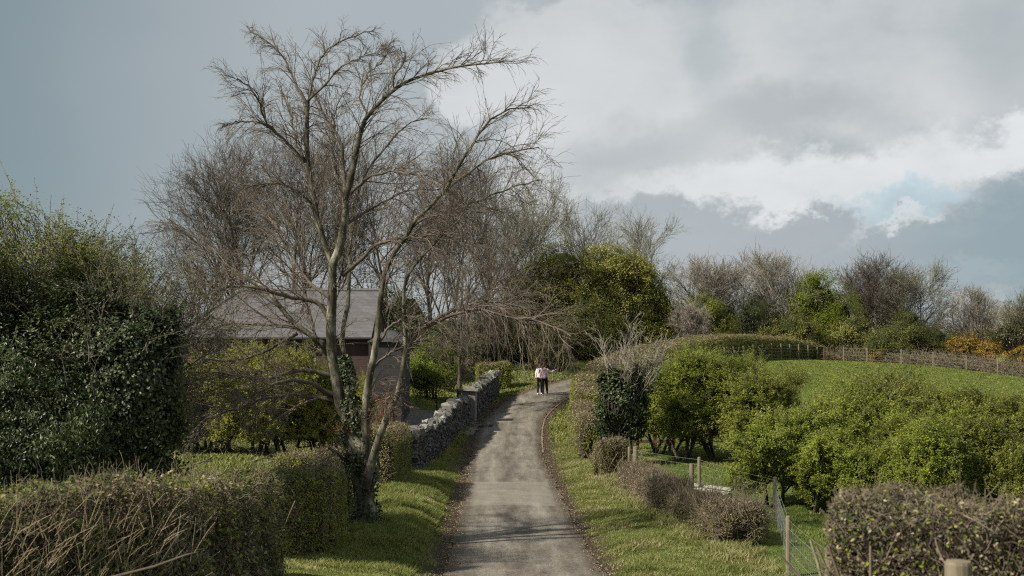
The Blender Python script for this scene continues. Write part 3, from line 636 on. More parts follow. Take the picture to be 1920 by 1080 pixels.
def thorn(name, px, d, h, spread, label, seed, leaf, nleaf, low, group=None, trunks=5, lean=0.0, n=(10, 8, 7, 3), ls=.058, baser=.35):
    return bare(name, Gp(px, d), h, spread, label, 'bush', seed, 'bark_dark', 'twig_olive', fork=.16, n=n, r0=.07, up=.15, group=group, trunks=trunks, twr=.0055, ang=(25, 62), lens=(.42, .6, .62, .6), buds=(leaf, nleaf, ls, low), tspread=.3, lean=(lean, -.05), baser=baser)
def hedge(name, path, label, seed, leafs=(('brownleaf', 1.0),), nleaf=9000, lsize=.05, ntwig=7000, twl=.16, twig='twig_hedge', group=None, low=0.0, rnd=.25, sway=.05, stems=0, cat='hedge', twr=.005, core=True, shag=.07, topgreen=0.0, extra=None):
    """path rows: x, y, base z (None = ground), width, height. Clipped top, rounded shoulders."""
    rng = np.random.default_rng(seed); Pt = np.array([(p[0], p[1], g1(p[0], p[1]) if p[2] is None else p[2], p[3], p[4]) for p in path], float)
    arc = np.r_[0, np.cumsum(np.linalg.norm(np.diff(Pt[:, :2], axis=0), axis=1))]; Lt = arc[-1]
    at = lambda s: np.stack([np.interp(s, arc, Pt[:, k]) for k in range(5)], -1)
    mid = at(Lt/2); root = thing(name, (mid[0], mid[1], mid[2]), label, cat, group)
    def tang(s): a, b_ = at(np.clip(s-.3, 0, Lt)), at(np.clip(s+.3, 0, Lt)); return nrm((b_-a)[..., :2])
    def sec(u):    # u in 0..1 round the section from left foot over the top to right foot -> (across -1..1, up 0..1, normal)
        th = u*pi; cx, sx = -np.cos(th), np.sin(th); p_ = 1/3.6
        ax = np.sign(cx)*np.abs(cx)**p_; az_ = np.abs(sx)**p_
        return ax, az_, np.stack([np.sign(cx)*np.abs(cx)**.6, np.abs(sx)**2.2], -1)
    def place(s, u, inset):
        q = at(s); t = tang(s); nn = np.stack([t[..., 1], -t[..., 0]], -1); ax, az_, nr = sec(u)
        endf = np.clip(np.minimum(s, Lt-s)/rnd, 0, 1); ef = np.sqrt(np.clip(1-(1-endf)**2, 0, 1))*.25+.75
        lump = sway*nz(np.stack([q[..., 0]+ax*.5, q[..., 1], az_*q[..., 4]], -1), 2.6, seed)+sway*.6*nz(np.stack([q[..., 0], q[..., 1]+ax, az_*3], -1), 6.1, seed+2)
        W_ = (q[..., 3]/2)*ef-inset+lump; Hh = q[..., 4]-inset+lump*1.2
        xy = q[..., :2]+nn*(ax*W_)[..., None]; z = q[..., 2]+low+np.maximum(az_, 0)*(Hh-low)
        N_ = np.concatenate([nn*nr[..., :1], nr[..., 1:]], -1)
        return np.concatenate([xy, z[..., None]], -1), N_
    per = Pt[:, 4].mean()*2+Pt[:, 3].mean()
    def sample(n_, depth):
        s = rng.random(n_)*Lt; hz_ = rng.random(n_); tp = rng.random(n_) < Pt[:, 3].mean()/per; axu = rng.uniform(-1, 1, n_)
        uside = np.arcsin(np.clip(hz_, .03, .995)**3.6)/pi; uside = np.where(rng.random(n_) < .5, uside, 1-uside)
        u = np.where(tp, np.arccos(-np.sign(axu)*np.abs(axu)**3.6)/pi, uside)
        ends = rng.random(n_) < (Pt[:, 3].mean()*2/(Lt*per/Pt[:, 4].mean()+1))*.9; s[ends] = np.where(rng.random(ends.sum()) < .5, 0, Lt)
        ins = rng.gamma(1.2, depth, n_); p_, N_ = place(s, u, ins)
        if ends.any():      # fill end faces
            f_ = rng.random(ends.sum()); q = at(s[ends]); t = tang(s[ends]); sg = np.where(s[ends] > Lt/2, 1, -1)
            c0 = np.c_[q[:, :2], q[:, 2]+low+(q[:, 4]-low)*.5]; p_[ends] = c0+(p_[ends]-c0)*np.sqrt(f_)[:, None]
            p_[ends, :2] += t*(sg*(rng.normal(0, shag*.5, len(sg))))[:, None]; N_[ends] = np.c_[t*sg[:, None], np.full(len(sg), .1)]
        return p_, nrm(N_), s, u
    # solid twig core, coloured dark as the shaded inside
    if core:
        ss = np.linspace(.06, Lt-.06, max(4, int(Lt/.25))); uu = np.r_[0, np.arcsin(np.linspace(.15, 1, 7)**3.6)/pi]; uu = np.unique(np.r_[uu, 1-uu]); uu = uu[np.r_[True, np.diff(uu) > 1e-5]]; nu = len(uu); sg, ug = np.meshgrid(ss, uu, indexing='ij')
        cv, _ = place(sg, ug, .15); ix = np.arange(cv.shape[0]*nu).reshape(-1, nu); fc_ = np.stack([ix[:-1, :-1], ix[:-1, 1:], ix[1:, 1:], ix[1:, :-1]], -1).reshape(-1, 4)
        me = mesh(cv.reshape(-1, 3), [fc_, ix[0][None, ::-1], ix[-1][None]]); obj('shaded_twig_core', me, M['core'], root)
    tb = MB(); p_, N_, s, u = sample(ntwig, .05)
    d = nrm(N_*rng.uniform(.2, 1.2, (len(p_), 1))+rng.normal(0, .6, (len(p_), 3))+np.array([0, 0, .25])); ln = twl*rng.uniform(.4, 1.5, len(p_))
    pl = grow(rng, p_-d*(ln*.65)[:, None], d, ln, 4, .18); tb.add(*tubes(pl, taper(np.full(len(p_), twr), np.full(len(p_), twr*.7), 4), 3))
    ns_ = ntwig//(45 if name == 'near_hedge' else 22); p_, N_, s, u = sample(ns_, .03); d = nrm(N_*.4+rng.normal(0, .45, (ns_, 3))+np.array([.15, 0, .8])); ln = twl*rng.uniform(1.0, 2.3, ns_)
    tb.add(*tubes(grow(rng, p_-d*.05, d, ln, 6, .12), taper(np.full(ns_, twr*.9), np.full(ns_, twr*.5), 6), 3))
    if stems:
        s_ = rng.random(stems)*Lt; q = at(s_); t = tang(s_); nn = np.c_[t[:, 1], -t[:, 0]]; o_ = rng.uniform(-.42, .42, stems)*q[:, 3]
        st_ = np.c_[q[:, :2]+nn*o_[:, None], q[:, 2]-.05]; dd = np.c_[rng.normal(0, .2, (stems, 2)), np.ones(stems)]
        tb.add(*tubes(grow(rng, st_, dd, q[:, 4]*.85, 6, .12), taper(np.full(stems, .022), np.full(stems, .01), 6), 4))
    obj('twigs', tb.mesh(), M[twig], root)
    tot = sum(w for _, w in leafs)
    p_, N_, s, u = sample(nleaf, .035); p_ = p_+N_*np.abs(rng.normal(0, shag*.35, (len(p_), 1)))
    kind_ = nz(p_, 1.8, seed*.7)*.5+rng.normal(0, .25, len(p_))+.5
    if topgreen: kind_ = kind_+topgreen*(1-N_[:, 2])+.3*N_[:, 2]       # sides greener than the clipped top
    srt = np.searchsorted(np.cumsum([w/tot for _, w in leafs])[:-1], np.clip(kind_, 0, .999))
    v, f = leaves(rng, p_, lsize, .6, .2, 0, N_*.7); obj('foliage', mesh(v, f, midx=srt), [M[a] for a, _ in leafs], root)
    if extra: extra(root, place, at, Lt, rng)
    return root

def Hp(px, top, d, gzv=None, w=1.7):
    x = (px-960)/F*d; zt = CZ-(top-600)/F*d; b_ = g1(x, d); return (x, d, b_, w, max(.55, zt-b_))

# ------------------------------------------------------------------ the big bare tree on the left verge
def main_tree():
    D0 = 33.0; rng = np.random.default_rng(77)
    base = P(668, 990, D0); base[2] = g1(base[0], D0)
    root = thing('bare_tree', base, 'tall spreading leafless tree with pale bark and ivy at its foot beside the left verge', 'tree')
    limbs = [  # (pixel x, y), r0 px, r1 px, depth at start, depth at end
        ([(686, 1000), (684, 940), (679, 890), (670, 850), (655, 815)], 23, 19, 0, 0),
        ([(680, 900), (670, 850), (650, 800), (640, 760), (624, 681), (620, 611), (624, 541), (624, 495), (638, 463), (647, 400), (648, 368)], 15, 6.8, 0, -.3),
        ([(648, 368), (655, 348), (675, 253), (690, 217), (738, 169), (782, 145), (858, 125), (920, 118), (977, 110)], 8, 1.1, -.3, -1.6),
        ([(648, 368), (644, 317), (639, 269), (617, 233), (595, 185), (580, 150)], 6, 1.2, -.3, .9),
        ([(624, 497), (610, 463), (592, 400), (591, 388), (579, 317), (575, 253), (577, 189)], 8, 4.2, -.1, .5),
        ([(577, 189), (607, 161), (639, 126), (679, 106), (730, 98)], 3.4, .9, .5, -.4),
        ([(575, 193), (551, 149), (527, 102), (496, 74), (452, 42)], 3.6, .9, .5, 1.3),
        ([(579, 189), (591, 133), (611, 98), (647, 74), (703, 54)], 3.4, .9, .5, .6),
        ([(571, 305), (531, 261), (500, 229), (480, 181), (452, 150), (428, 148)], 4.5, .9, .4, -1.0),
        ([(519, 249), (495, 234), (472, 229), (440, 228), (412, 240)], 2.6, .8, .1, -.8),
        ([(580, 310), (556, 270), (540, 200), (520, 160)], 3, .9, .4, 1.5),
        ([(684, 880), (674, 800), (660, 760), (648, 700), (641, 629), (652, 576), (655, 505), (659, 435), (668, 380), (682, 330), (720, 280), (760, 235), (800, 222), (850, 215)], 9.5, 1, .4, 2.6),
        ([(660, 435), (648, 400), (640, 360), (628, 310), (625, 260), (632, 200), (650, 160)], 5, 1, 1.1, 2.2),
        ([(686, 900), (686, 830), (687, 738), (694, 699), (705, 646), (712, 576), (726, 495), (757, 453), (766, 432), (786, 404), (830, 364), (866, 301), (894, 257), (918, 225), (965, 201), (1005, 205), (1037, 231)], 11, 1, -.2, -1.5),
        ([(830, 364), (855, 340), (878, 325), (914, 301), (957, 285), (1025, 273)], 4, .9, -.8, .5),
        ([(766, 432), (795, 410), (850, 395), (910, 372), (960, 350), (1030, 335)], 3.5, .9, -.6, 1.5),
        ([(684, 915), (702, 850), (720, 795), (747, 734), (754, 699), (761, 646), (757, 576), (761, 523), (786, 488), (830, 440), (868, 400), (900, 380)], 10, 1, -.5, -1.2),
        ([(761, 649), (792, 616), (856, 588), (900, 581), (950, 595), (1005, 602), (1047, 618), (1089, 640)], 6, 1.1, -.6, -2.4),
        ([(792, 616), (830, 590), (870, 575), (894, 564), (936, 566), (990, 580), (1030, 600)], 4, .9, -.8, -1.2),
        ([(712, 640), (735, 610), (766, 594), (790, 596), (800, 612)], 4, 1, -.4, -1.0),
        ([(617, 597), (592, 565), (546, 558), (511, 548), (451, 537), (405, 544), (365, 565), (330, 590)], 6.5, 1, 0, -1.6),
        ([(626, 660), (613, 650), (578, 625), (546, 600), (511, 558), (490, 537), (430, 500), (380, 465), (330, 420), (295, 400)], 8, 1, 0, 1.6),
        ([(567, 618), (529, 611), (458, 607), (405, 604), (363, 590), (320, 575)], 4, 1, .3, 1.0),
        ([(557, 625), (520, 645), (476, 667), (423, 678), (367, 671), (330, 690)], 4.5, 1, .3, -1.0),
        ([(628, 705), (610, 702), (571, 692), (490, 710), (416, 699), (360, 715), (320, 740)], 6, 1, 0, -1.6),
        ([(630, 742), (610, 735), (581, 717), (557, 713), (530, 715), (470, 740), (400, 760)], 7, 1, 0, -2.2),
        ([(632, 752), (600, 745), (581, 743), (497, 748), (441, 766), (380, 790), (350, 830)], 7, 1, 0, -.8),
        ([(600, 745), (560, 760), (510, 790), (470, 800)], 3.5, 1, 0, -1.8),
        ([(641, 516), (680, 484), (715, 456), (768, 446), (820, 440), (880, 450)], 6, 1, -.1, -1.5),
        ([(655, 364), (687, 337), (730, 321), (758, 325), (800, 330), (845, 350)], 4.5, .9, -.3, -1.5),
        ([(650, 420), (690, 395), (735, 370), (790, 355), (850, 362)], 3.5, .9, -.3, 1.2),
        ([(622, 560), (580, 530), (545, 480), (520, 430), (490, 390), (460, 370)], 4.5, .9, 0, 1.9),
        ([(591, 388), (560, 360), (520, 345), (470, 350), (440, 370)], 3, .9, .2, -1.2),
        ([(628, 700), (600, 650), (575, 560), (570, 500), (560, 440), (530, 380)], 4, .9, .2, 1.4),
        ([(690, 217), (675, 180), (690, 140), (720, 110), (735, 70)], 2.6, .8, -.6, .4),
        ([(738, 169), (740, 140), (760, 110), (745, 85)], 2.2, .8, -.9, -1.4),
        ([(700, 690), (735, 660), (790, 640), (840, 650), (880, 690)], 3.5, .9, -.3, 1.2),
        ([(660, 800), (690, 760), (730, 745), (700, 770)], 3, 1, 0, -1),
        ([(668, 880), (640, 855), (618, 840)], 5, 3, 0, -.6),
    ]
    tb = MB(); bb2 = MB(); lines = []; rads = []; PN = 22
    for pts, r0, r1, dA, dB in limbs:
        pt = np.array(pts, float); arc = np.r_[0, np.cumsum(np.linalg.norm(np.diff(pt, axis=0), axis=1))]
        # resample with Catmull-Rom
        Pp = np.vstack([2*pt[0]-pt[1], pt, 2*pt[-1]-pt[-2]]); res = []
        for t in np.linspace(0, arc[-1]*(.94 if r1 <= 1.2 else 1), PN):
            i = min(np.searchsorted(arc, t, 'right')-1, len(pt)-2); u = (t-arc[i])/(arc[i+1]-arc[i]); p0, p1, p2, p3 = Pp[i:i+4]
            res.append(.5*((2*p1)+(-p0+p2)*u+(2*p0-5*p1+4*p2-p3)*u*u+(-p0+3*p1-3*p2+p3)*u**3))
        res = np.array(res); u = np.linspace(0, 1, PN); dep = D0+dA+(dB-dA)*u**1.2+.10*np.sin(u*9+r0)*(u > 0)*np.minimum(1, u*3)
        jig = rng.normal(0, 1.2, (PN, 2))*np.clip(u*4, 0, 1)[:, None]*(r0 < 8); res = res+jig
        L3 = np.c_[(res[:, 0]-960)/F*dep, dep, CZ-(res[:, 1]-600)/F*dep]
        r0 = r0*(.85 if r0 < 10 else .93); rr = (r0+(r1-r0)*u**.75)*D0/F; rr = np.maximum(rr, .009)
        if r0 > 12: rr = rr*(1+.06*np.sin(u*23+r0))
        k = 10 if r0 > 8 else 7
        v, f = tubes(L3[None], rr[None], k)
        v = v+ (nz(v, 9, r0)*.10*np.repeat(rr, k))[:, None]*nrm(v-np.repeat(L3, k, 0))
        (tb if r0 > 6 else bb2).add(v, f); lines.append(L3); rads.append(rr)
    # root flare
    obj('trunk', tb.mesh(True), M['bark_main'], root); obj('branches', bb2.mesh(True), M['bark_limb'], root)
    L = np.array(lines[1:]); R = np.array(rads[1:])
    ln_tot = np.linalg.norm(np.diff(L, axis=1), axis=2).sum(1)
    cb = MB(); secs = []
    for i in range(len(L)):
        thin = limbs[i+1][1] < 8.5; t0 = .12 if thin else .45
        cnt = max(4, int(ln_tot[i]*(7.5 if thin else 4.0)))
        s, d, r, t, _ = spawn(rng, L[i:i+1], R[i:i+1], cnt, t0, 1, (14, 58), .08)
        secs.append((s, d, r, t, np.full(cnt, ln_tot[i])))
    s, d, r, t, lt = (np.concatenate([q[k] for q in secs]) for k in range(5))
    wl = s[:, 2]-CZ                       # twigs low down hang, high ones arch outward
    outw = s-np.array([base[0], D0, 0]); outw[:, 2] = 0; outw = nrm(outw); d = nrm(d+outw*.2*rng.random((len(d), 1)))
    ln = (1.0-.6*t)*rng.uniform(.4, 1.7, len(t))*np.clip(lt/4, .5, 1.0)*1.5*(1-.5*sstep(9.8, 12.2, s[:, 2]))
    kv_ = rng.permutation(len(s)); s, d, r, ln = s[kv_], d[kv_], r[kv_], ln[kv_]; hf = int(len(s)*.45)
    l2 = np.concatenate([grow(rng, s[:hf], d[:hf], ln[:hf], 10, .10, (0, 0, .035), .1), grow(rng, s[hf:], d[hf:], ln[hf:], 10, .10, (0, 0, -.04), .3)]); q2 = taper(np.minimum(r*.6, .014), np.full(len(r), .0045), 10); cb.add(*tubes(l2, q2, 4))
    L2 = np.linalg.norm(l2[:, -1]-l2[:, 0], axis=1)
    s, d, r, t, ii = spawn(rng, l2, q2, 7, .12, 1, (18, 45), 0)
    l3 = grow(rng, s, d, rng.uniform(.2, 1.1, len(t))*np.clip(L2[ii], .3, 1.15)*(1.1-.3*t), 7, .10, (0, 0, -.02), .35); q3 = taper(np.minimum(r*.75, .0052), np.full(len(r), .0028), 7); cb.add(*tubes(l3, q3, 3))
    s, d, r, t, _ = spawn(rng, l3, q3, 3, .15, .85, (18, 42), 0)
    l4 = grow(rng, s, d, rng.uniform(.08, .28, len(t)), 4, .08, (0, 0, -.05), .2); cb.add(*tubes(l4, taper(np.full(len(r), .0032), np.full(len(r), .0021), 4), 3))
    # long hanging whips from the low right bough
    for i in (17, 18):
        li = L[i-1:i]; s, d, r, t, _ = spawn(rng, li, R[i-1:i], 26, .3, 1, (50, 95), -.6)
        d[:, 2] = -np.abs(d[:, 2])-.3; hl = grow(rng, s, d, rng.uniform(.5, 1.7, len(t)), 8, .09, (0, 0, -.25)); hq = taper(np.full(len(t), .007), np.full(len(t), .004), 8); cb.add(*tubes(hl, hq, 3))
        s, d, r, t, _ = spawn(rng, hl, hq, 4, .1, .9, (20, 45), -.1); cb.add(*tubes(grow(rng, s, d, rng.uniform(.15, .4, len(t)), 4, .1, (0, 0, -.1)), taper(np.full(len(t), .004), np.full(len(t), .003), 4), 3))
    obj('crown', cb.mesh(), M['twig_main'], root)
    # ivy on the fork and foot, russet leaves that never fell
    n_ = 4200; t = rng.random(n_)**1.1; py = 995-t*330; cx = np.interp(py, [650, 740, 850, 990], [640, 652, 674, 684]); rp = np.interp(py, [650, 760, 850, 990], [12, 26, 32, 30])
    a = rng.uniform(0, 2*pi, n_); keep = nz(np.c_[a*1.2, py*.02, a*0], 1.6, 3) > -.05; a, py, cx, rp = a[keep], py[keep], cx[keep], rp[keep]
    dd = np.c_[np.cos(a), np.sin(a), a*0]; pos = np.c_[(cx-960)/F*D0, np.full(len(a), D0), CZ-(py-600)/F*D0]+dd*(rp*D0/F)[:, None]*rng.uniform(.85, 1.15, (len(a), 1))
    v, f = leaves(rng, pos, .075, .8, .2, .3, dd); obj('ivy', mesh(v, f), M['ivy'], root)
    pos = P(728, 770, 32.4)+rng.normal(size=(480, 3))*np.array([.28, .3, .36]); pos2 = P(628, 802, 32.3)+rng.normal(size=(60, 3))*np.array([.16, .15, .06])
    pos = np.concatenate([pos, pos2]); v, f = leaves(rng, pos, .055, .6, .2, .3); obj('dead_leaves', mesh(v, f), M['deadleaf'], root)
    return root
main_tree()

# ------------------------------------------------------------------ left foreground: laurel, ivy-clad tree, hawthorn above
def E_(px, py, d, rx, ry, rz): p = P(px, py, d); return (p[0], p[1], p[2], rx, ry, rz)
def Gp(px, d): x = (px-960)/F*d; return (x, d, g1(x, d))
leafy('laurel_bush', Gp(80, 26), [E_(60, 760, 26, 1.35, 1.4, 1.9), E_(-60, 640, 26.5, 1.3, 1.3, 1.9), E_(150, 640, 27.5, 1.1, 1.2, 1.6), E_(150, 840, 25.5, 1.1, 1.1, 1.1), E_(-60, 850, 25, 1.3, 1.2, 1.2)],
      'big dark glossy-leaved laurel filling the left edge behind the near hedge', 'bush', 21, 3200, 46, .12, .074, 'laurel', core=.55, sprays=300, spray_len=.7, stems=5, shell=.35, droop=.9, aspect=.38)
leafy('ivy_clad_tree', Gp(265, 26), [E_(270, 795, 26, .55, .8, 1.35), E_(235, 680, 26, .62, .9, .95), E_(165, 610, 26.5, .8, .9, .6), E_(292, 700, 26, .36, .6, .75), E_(303, 625, 26, .26, .4, .45)],
      'ivy-smothered tree trunk standing between the laurel and the open garden', 'tree', 22, 2000, 42, .12, .068, 'ivy', core=.55, sprays=220, spray_len=.6, stems=3, shell=.35, aspect=.8)
leafy('hawthorn_tree', Gp(130, 29), [E_(60, 520, 29, 1.5, 1.3, 1.25), E_(200, 520, 29, .9, 1.0, .8), E_(30, 440, 29, .8, .9, .75), E_(250, 560, 28.5, .8, .9, .7)],
      'sparse budding hawthorn whose leafy twigs rise above the laurel at the left edge', 'tree', 23, 1100, 22, .16, .052, 'haw_dull', twig='twig_main', stems=5, stemr=.04, shell=.7, sprays=260, spray_len=.8, gap=.35)
def sapling(name, base, pts, label, seed, d, leaf='haw_dull'):
    pass
# wild twiggy hawthorn stems beside the roof
bare('thorn_tree', Gp(205, 27.5), 4.9, .7, 'thin crooked thorn tree with a few pale leaves in front of the cottage roof', 'tree', 24, 'bark_dark', 'twig_main', n=(5, 4, 4, 0), r0=.04, twr=.0045, buds=('haw_dull', 1500, .05), fork=.35, up=.1, trunks=3)
for px, d, h, sd, nl, lab in ((85, 27.8, 5.5, 25, 15000, 'leafy thorn tree reaching highest at the left edge'), (150, 26.6, 4.4, 26, 9000, 'leafy thorn tree between the laurel and the ivy-clad tree')):
    bare('thorn_tree', Gp(px, d), h, 1.05, lab, 'tree', sd, 'bark_grey', 'twig_main', n=(9, 7, 6, 2), r0=.05, twr=.005, buds=('ivy_light', nl, .05, 2.2), fork=.3, up=.15, trunks=4, tspread=.25, lens=(.4, .6, .6, .6))

# hedges on the left of the lane
def straw(root, place, at, Lt, rng):
    n_ = 1700; s = Lt*(.12+.6*rng.random(n_)); q = at(s); sb = MB(); nn = np.array([.25, -1, 0]); nn = nn/np.linalg.norm(nn)
    st_ = q[:, :3]+nn*(q[:, 3]*.5+rng.uniform(-.05, .4, n_))[:, None]; st_[:, 0] += rng.normal(0, .25, n_); st_[:, 2] = gz(st_[:, 0], st_[:, 1])+.1+rng.random(n_)*1.0
    lean = rng.normal(.45, .5, n_); d = np.c_[lean, rng.normal(-.15, .35, n_), rng.uniform(.6, 1.2, n_)]
    pl = grow(rng, st_, d, np.clip(rng.gamma(3, .11, n_), .1, .55), 5, .06, (0, 0, -.03)); sb.add(*tubes(pl, taper(np.full(n_, .0036), np.full(n_, .0022), 5), 4))
    obj('dead_stems', sb.mesh(), M['straw'], root)
hedge('brush_hedge', [(-11, 14.6, 2.3, 1.4, 1.2), (-8.2, 15.4, 2.15, 1.4, 1.25), (-6.0, 16.8, 2.0, 1.5, 1.42), (-4.75, 18.5, 1.75, 1.6, 1.62), (-4.4, 20.5, 1.5, 1.4, 1.65), (-4.4, 23, 1.25, 1.3, 1.68)],
      'long ragged near hedge at lower left with dead straw canes across its front', 31, (('ivy_light', .5), ('haw', .3), ('brownleaf', .4)), 52000, .058, 30000, .2, stems=60, extra=straw, sway=.13, shag=.11, twr=.0045)
hedge('clipped_hedge', [(-4.9, 26.2, 1.0, 1.2, 1.65), (-4.15, 28.5, .85, 1.3, 1.65), (-3.98, 30.4, .8, 1.0, 1.55)],
      'shady green clipped hedge block just left of the big bare tree trunk', 32, (('haw', .75), ('ivy_light', .3), ('brownleaf', .25)), 20000, .05, 9000, .16, stems=40, topgreen=-.35, group='clipped hedges left of the lane')
hedge('clipped_hedge', [(-5.4, 34.5, .7, 1.1, 1.55), (-4.6, 37.5, .6, 1.1, 1.5)],
      'low hedge with a brown clipped top and yellow-green side behind the big bare tree', 33, (('haw', .6), ('haw_dull', .2), ('brownleaf', .3)), 9000, .05, 5000, .16, stems=20, topgreen=-.4, group='clipped hedges left of the lane')
hedge('clipped_hedge', [(-4.05, 41.5, .55, 1.15, 1.75), (-3.85, 46.5, .35, 1.1, 1.8)],
      'rounded brown-topped hedge between the big bare tree and the near end of the stone wall', 34, (('haw', .6), ('brownleaf', .5)), 14000, .05, 7000, .16, stems=30, topgreen=-.35, group='clipped hedges left of the lane')
# fallen branch in the straw
lb_ = MB(); rng = np.random.default_rng(8); q = np.array([P(200, 1085, 15.2), P(290, 1062, 15.1), P(350, 1040, 15.0), P(372, 1035, 14.9)]); lb_.tube(q, [.017, .014, .01, .006], 8)
lb_.tube([P(300, 1058, 15.1), P(330, 1010, 15.0), P(350, 990, 15.0)], [.009, .007, .004], 6)
o = obj('fallen_branch', lb_.mesh(True), M['bark_dark']); tag(o, 'broken branch lying in front of the straw canes at the bottom left', 'branch')

# ------------------------------------------------------------------ garden: hawthorn row, hedges, cottage
for i, (px, d, w_, lab) in enumerate([(345, 47, .95, 'yellow-green hawthorn nearest the dark ivy tree in the garden row'), (410, 48, .9, 'yellow-green hawthorn second from the left in the garden row'), (475, 47, .95, 'yellow-green hawthorn in the middle of the garden row'), (540, 47.5, .95, 'yellow-green hawthorn between the row and the big bare tree'), (590, 49, .7, 'small dark green hawthorn right behind the big bare tree')]):
    thorn('garden_hawthorn', px, d, (3.2, 3.3, 3.6, 3.7, 3.0)[i], 1.1, lab, 40+i, 'haw_left', 90000, .7, 'hawthorns in the garden row', 5)
rng = np.random.default_rng(3)
for i, (p0, p1, lab) in enumerate([((470, 858, 43), (520, 850, 44), 'pale dead branch lying highest on the rough garden grass'), ((490, 868, 42), (545, 872, 42), 'long pale dead branch lying lower on the rough garden grass'), ((350, 876, 41), (415, 868, 42), 'grey dead branch on the garden grass beside the ivy tree')]):
    a, b_ = P(*p0), P(*p1); a[2] = g1(a[0], a[1])+.05; b_[2] = g1(b_[0], b_[1])+.09; mm = (a+b_)/2+np.array([0, .1, .1]); q = MB(); q.tube([a, mm, b_], [.028, .022, .01], 6)
    q.tube([mm, mm+np.array([.25, .2, .15])], [.014, .006], 5)
    tag(obj('dead_branch', q.mesh(True), M['bark_grey']), lab, 'branch', 'dead branches on the garden grass')

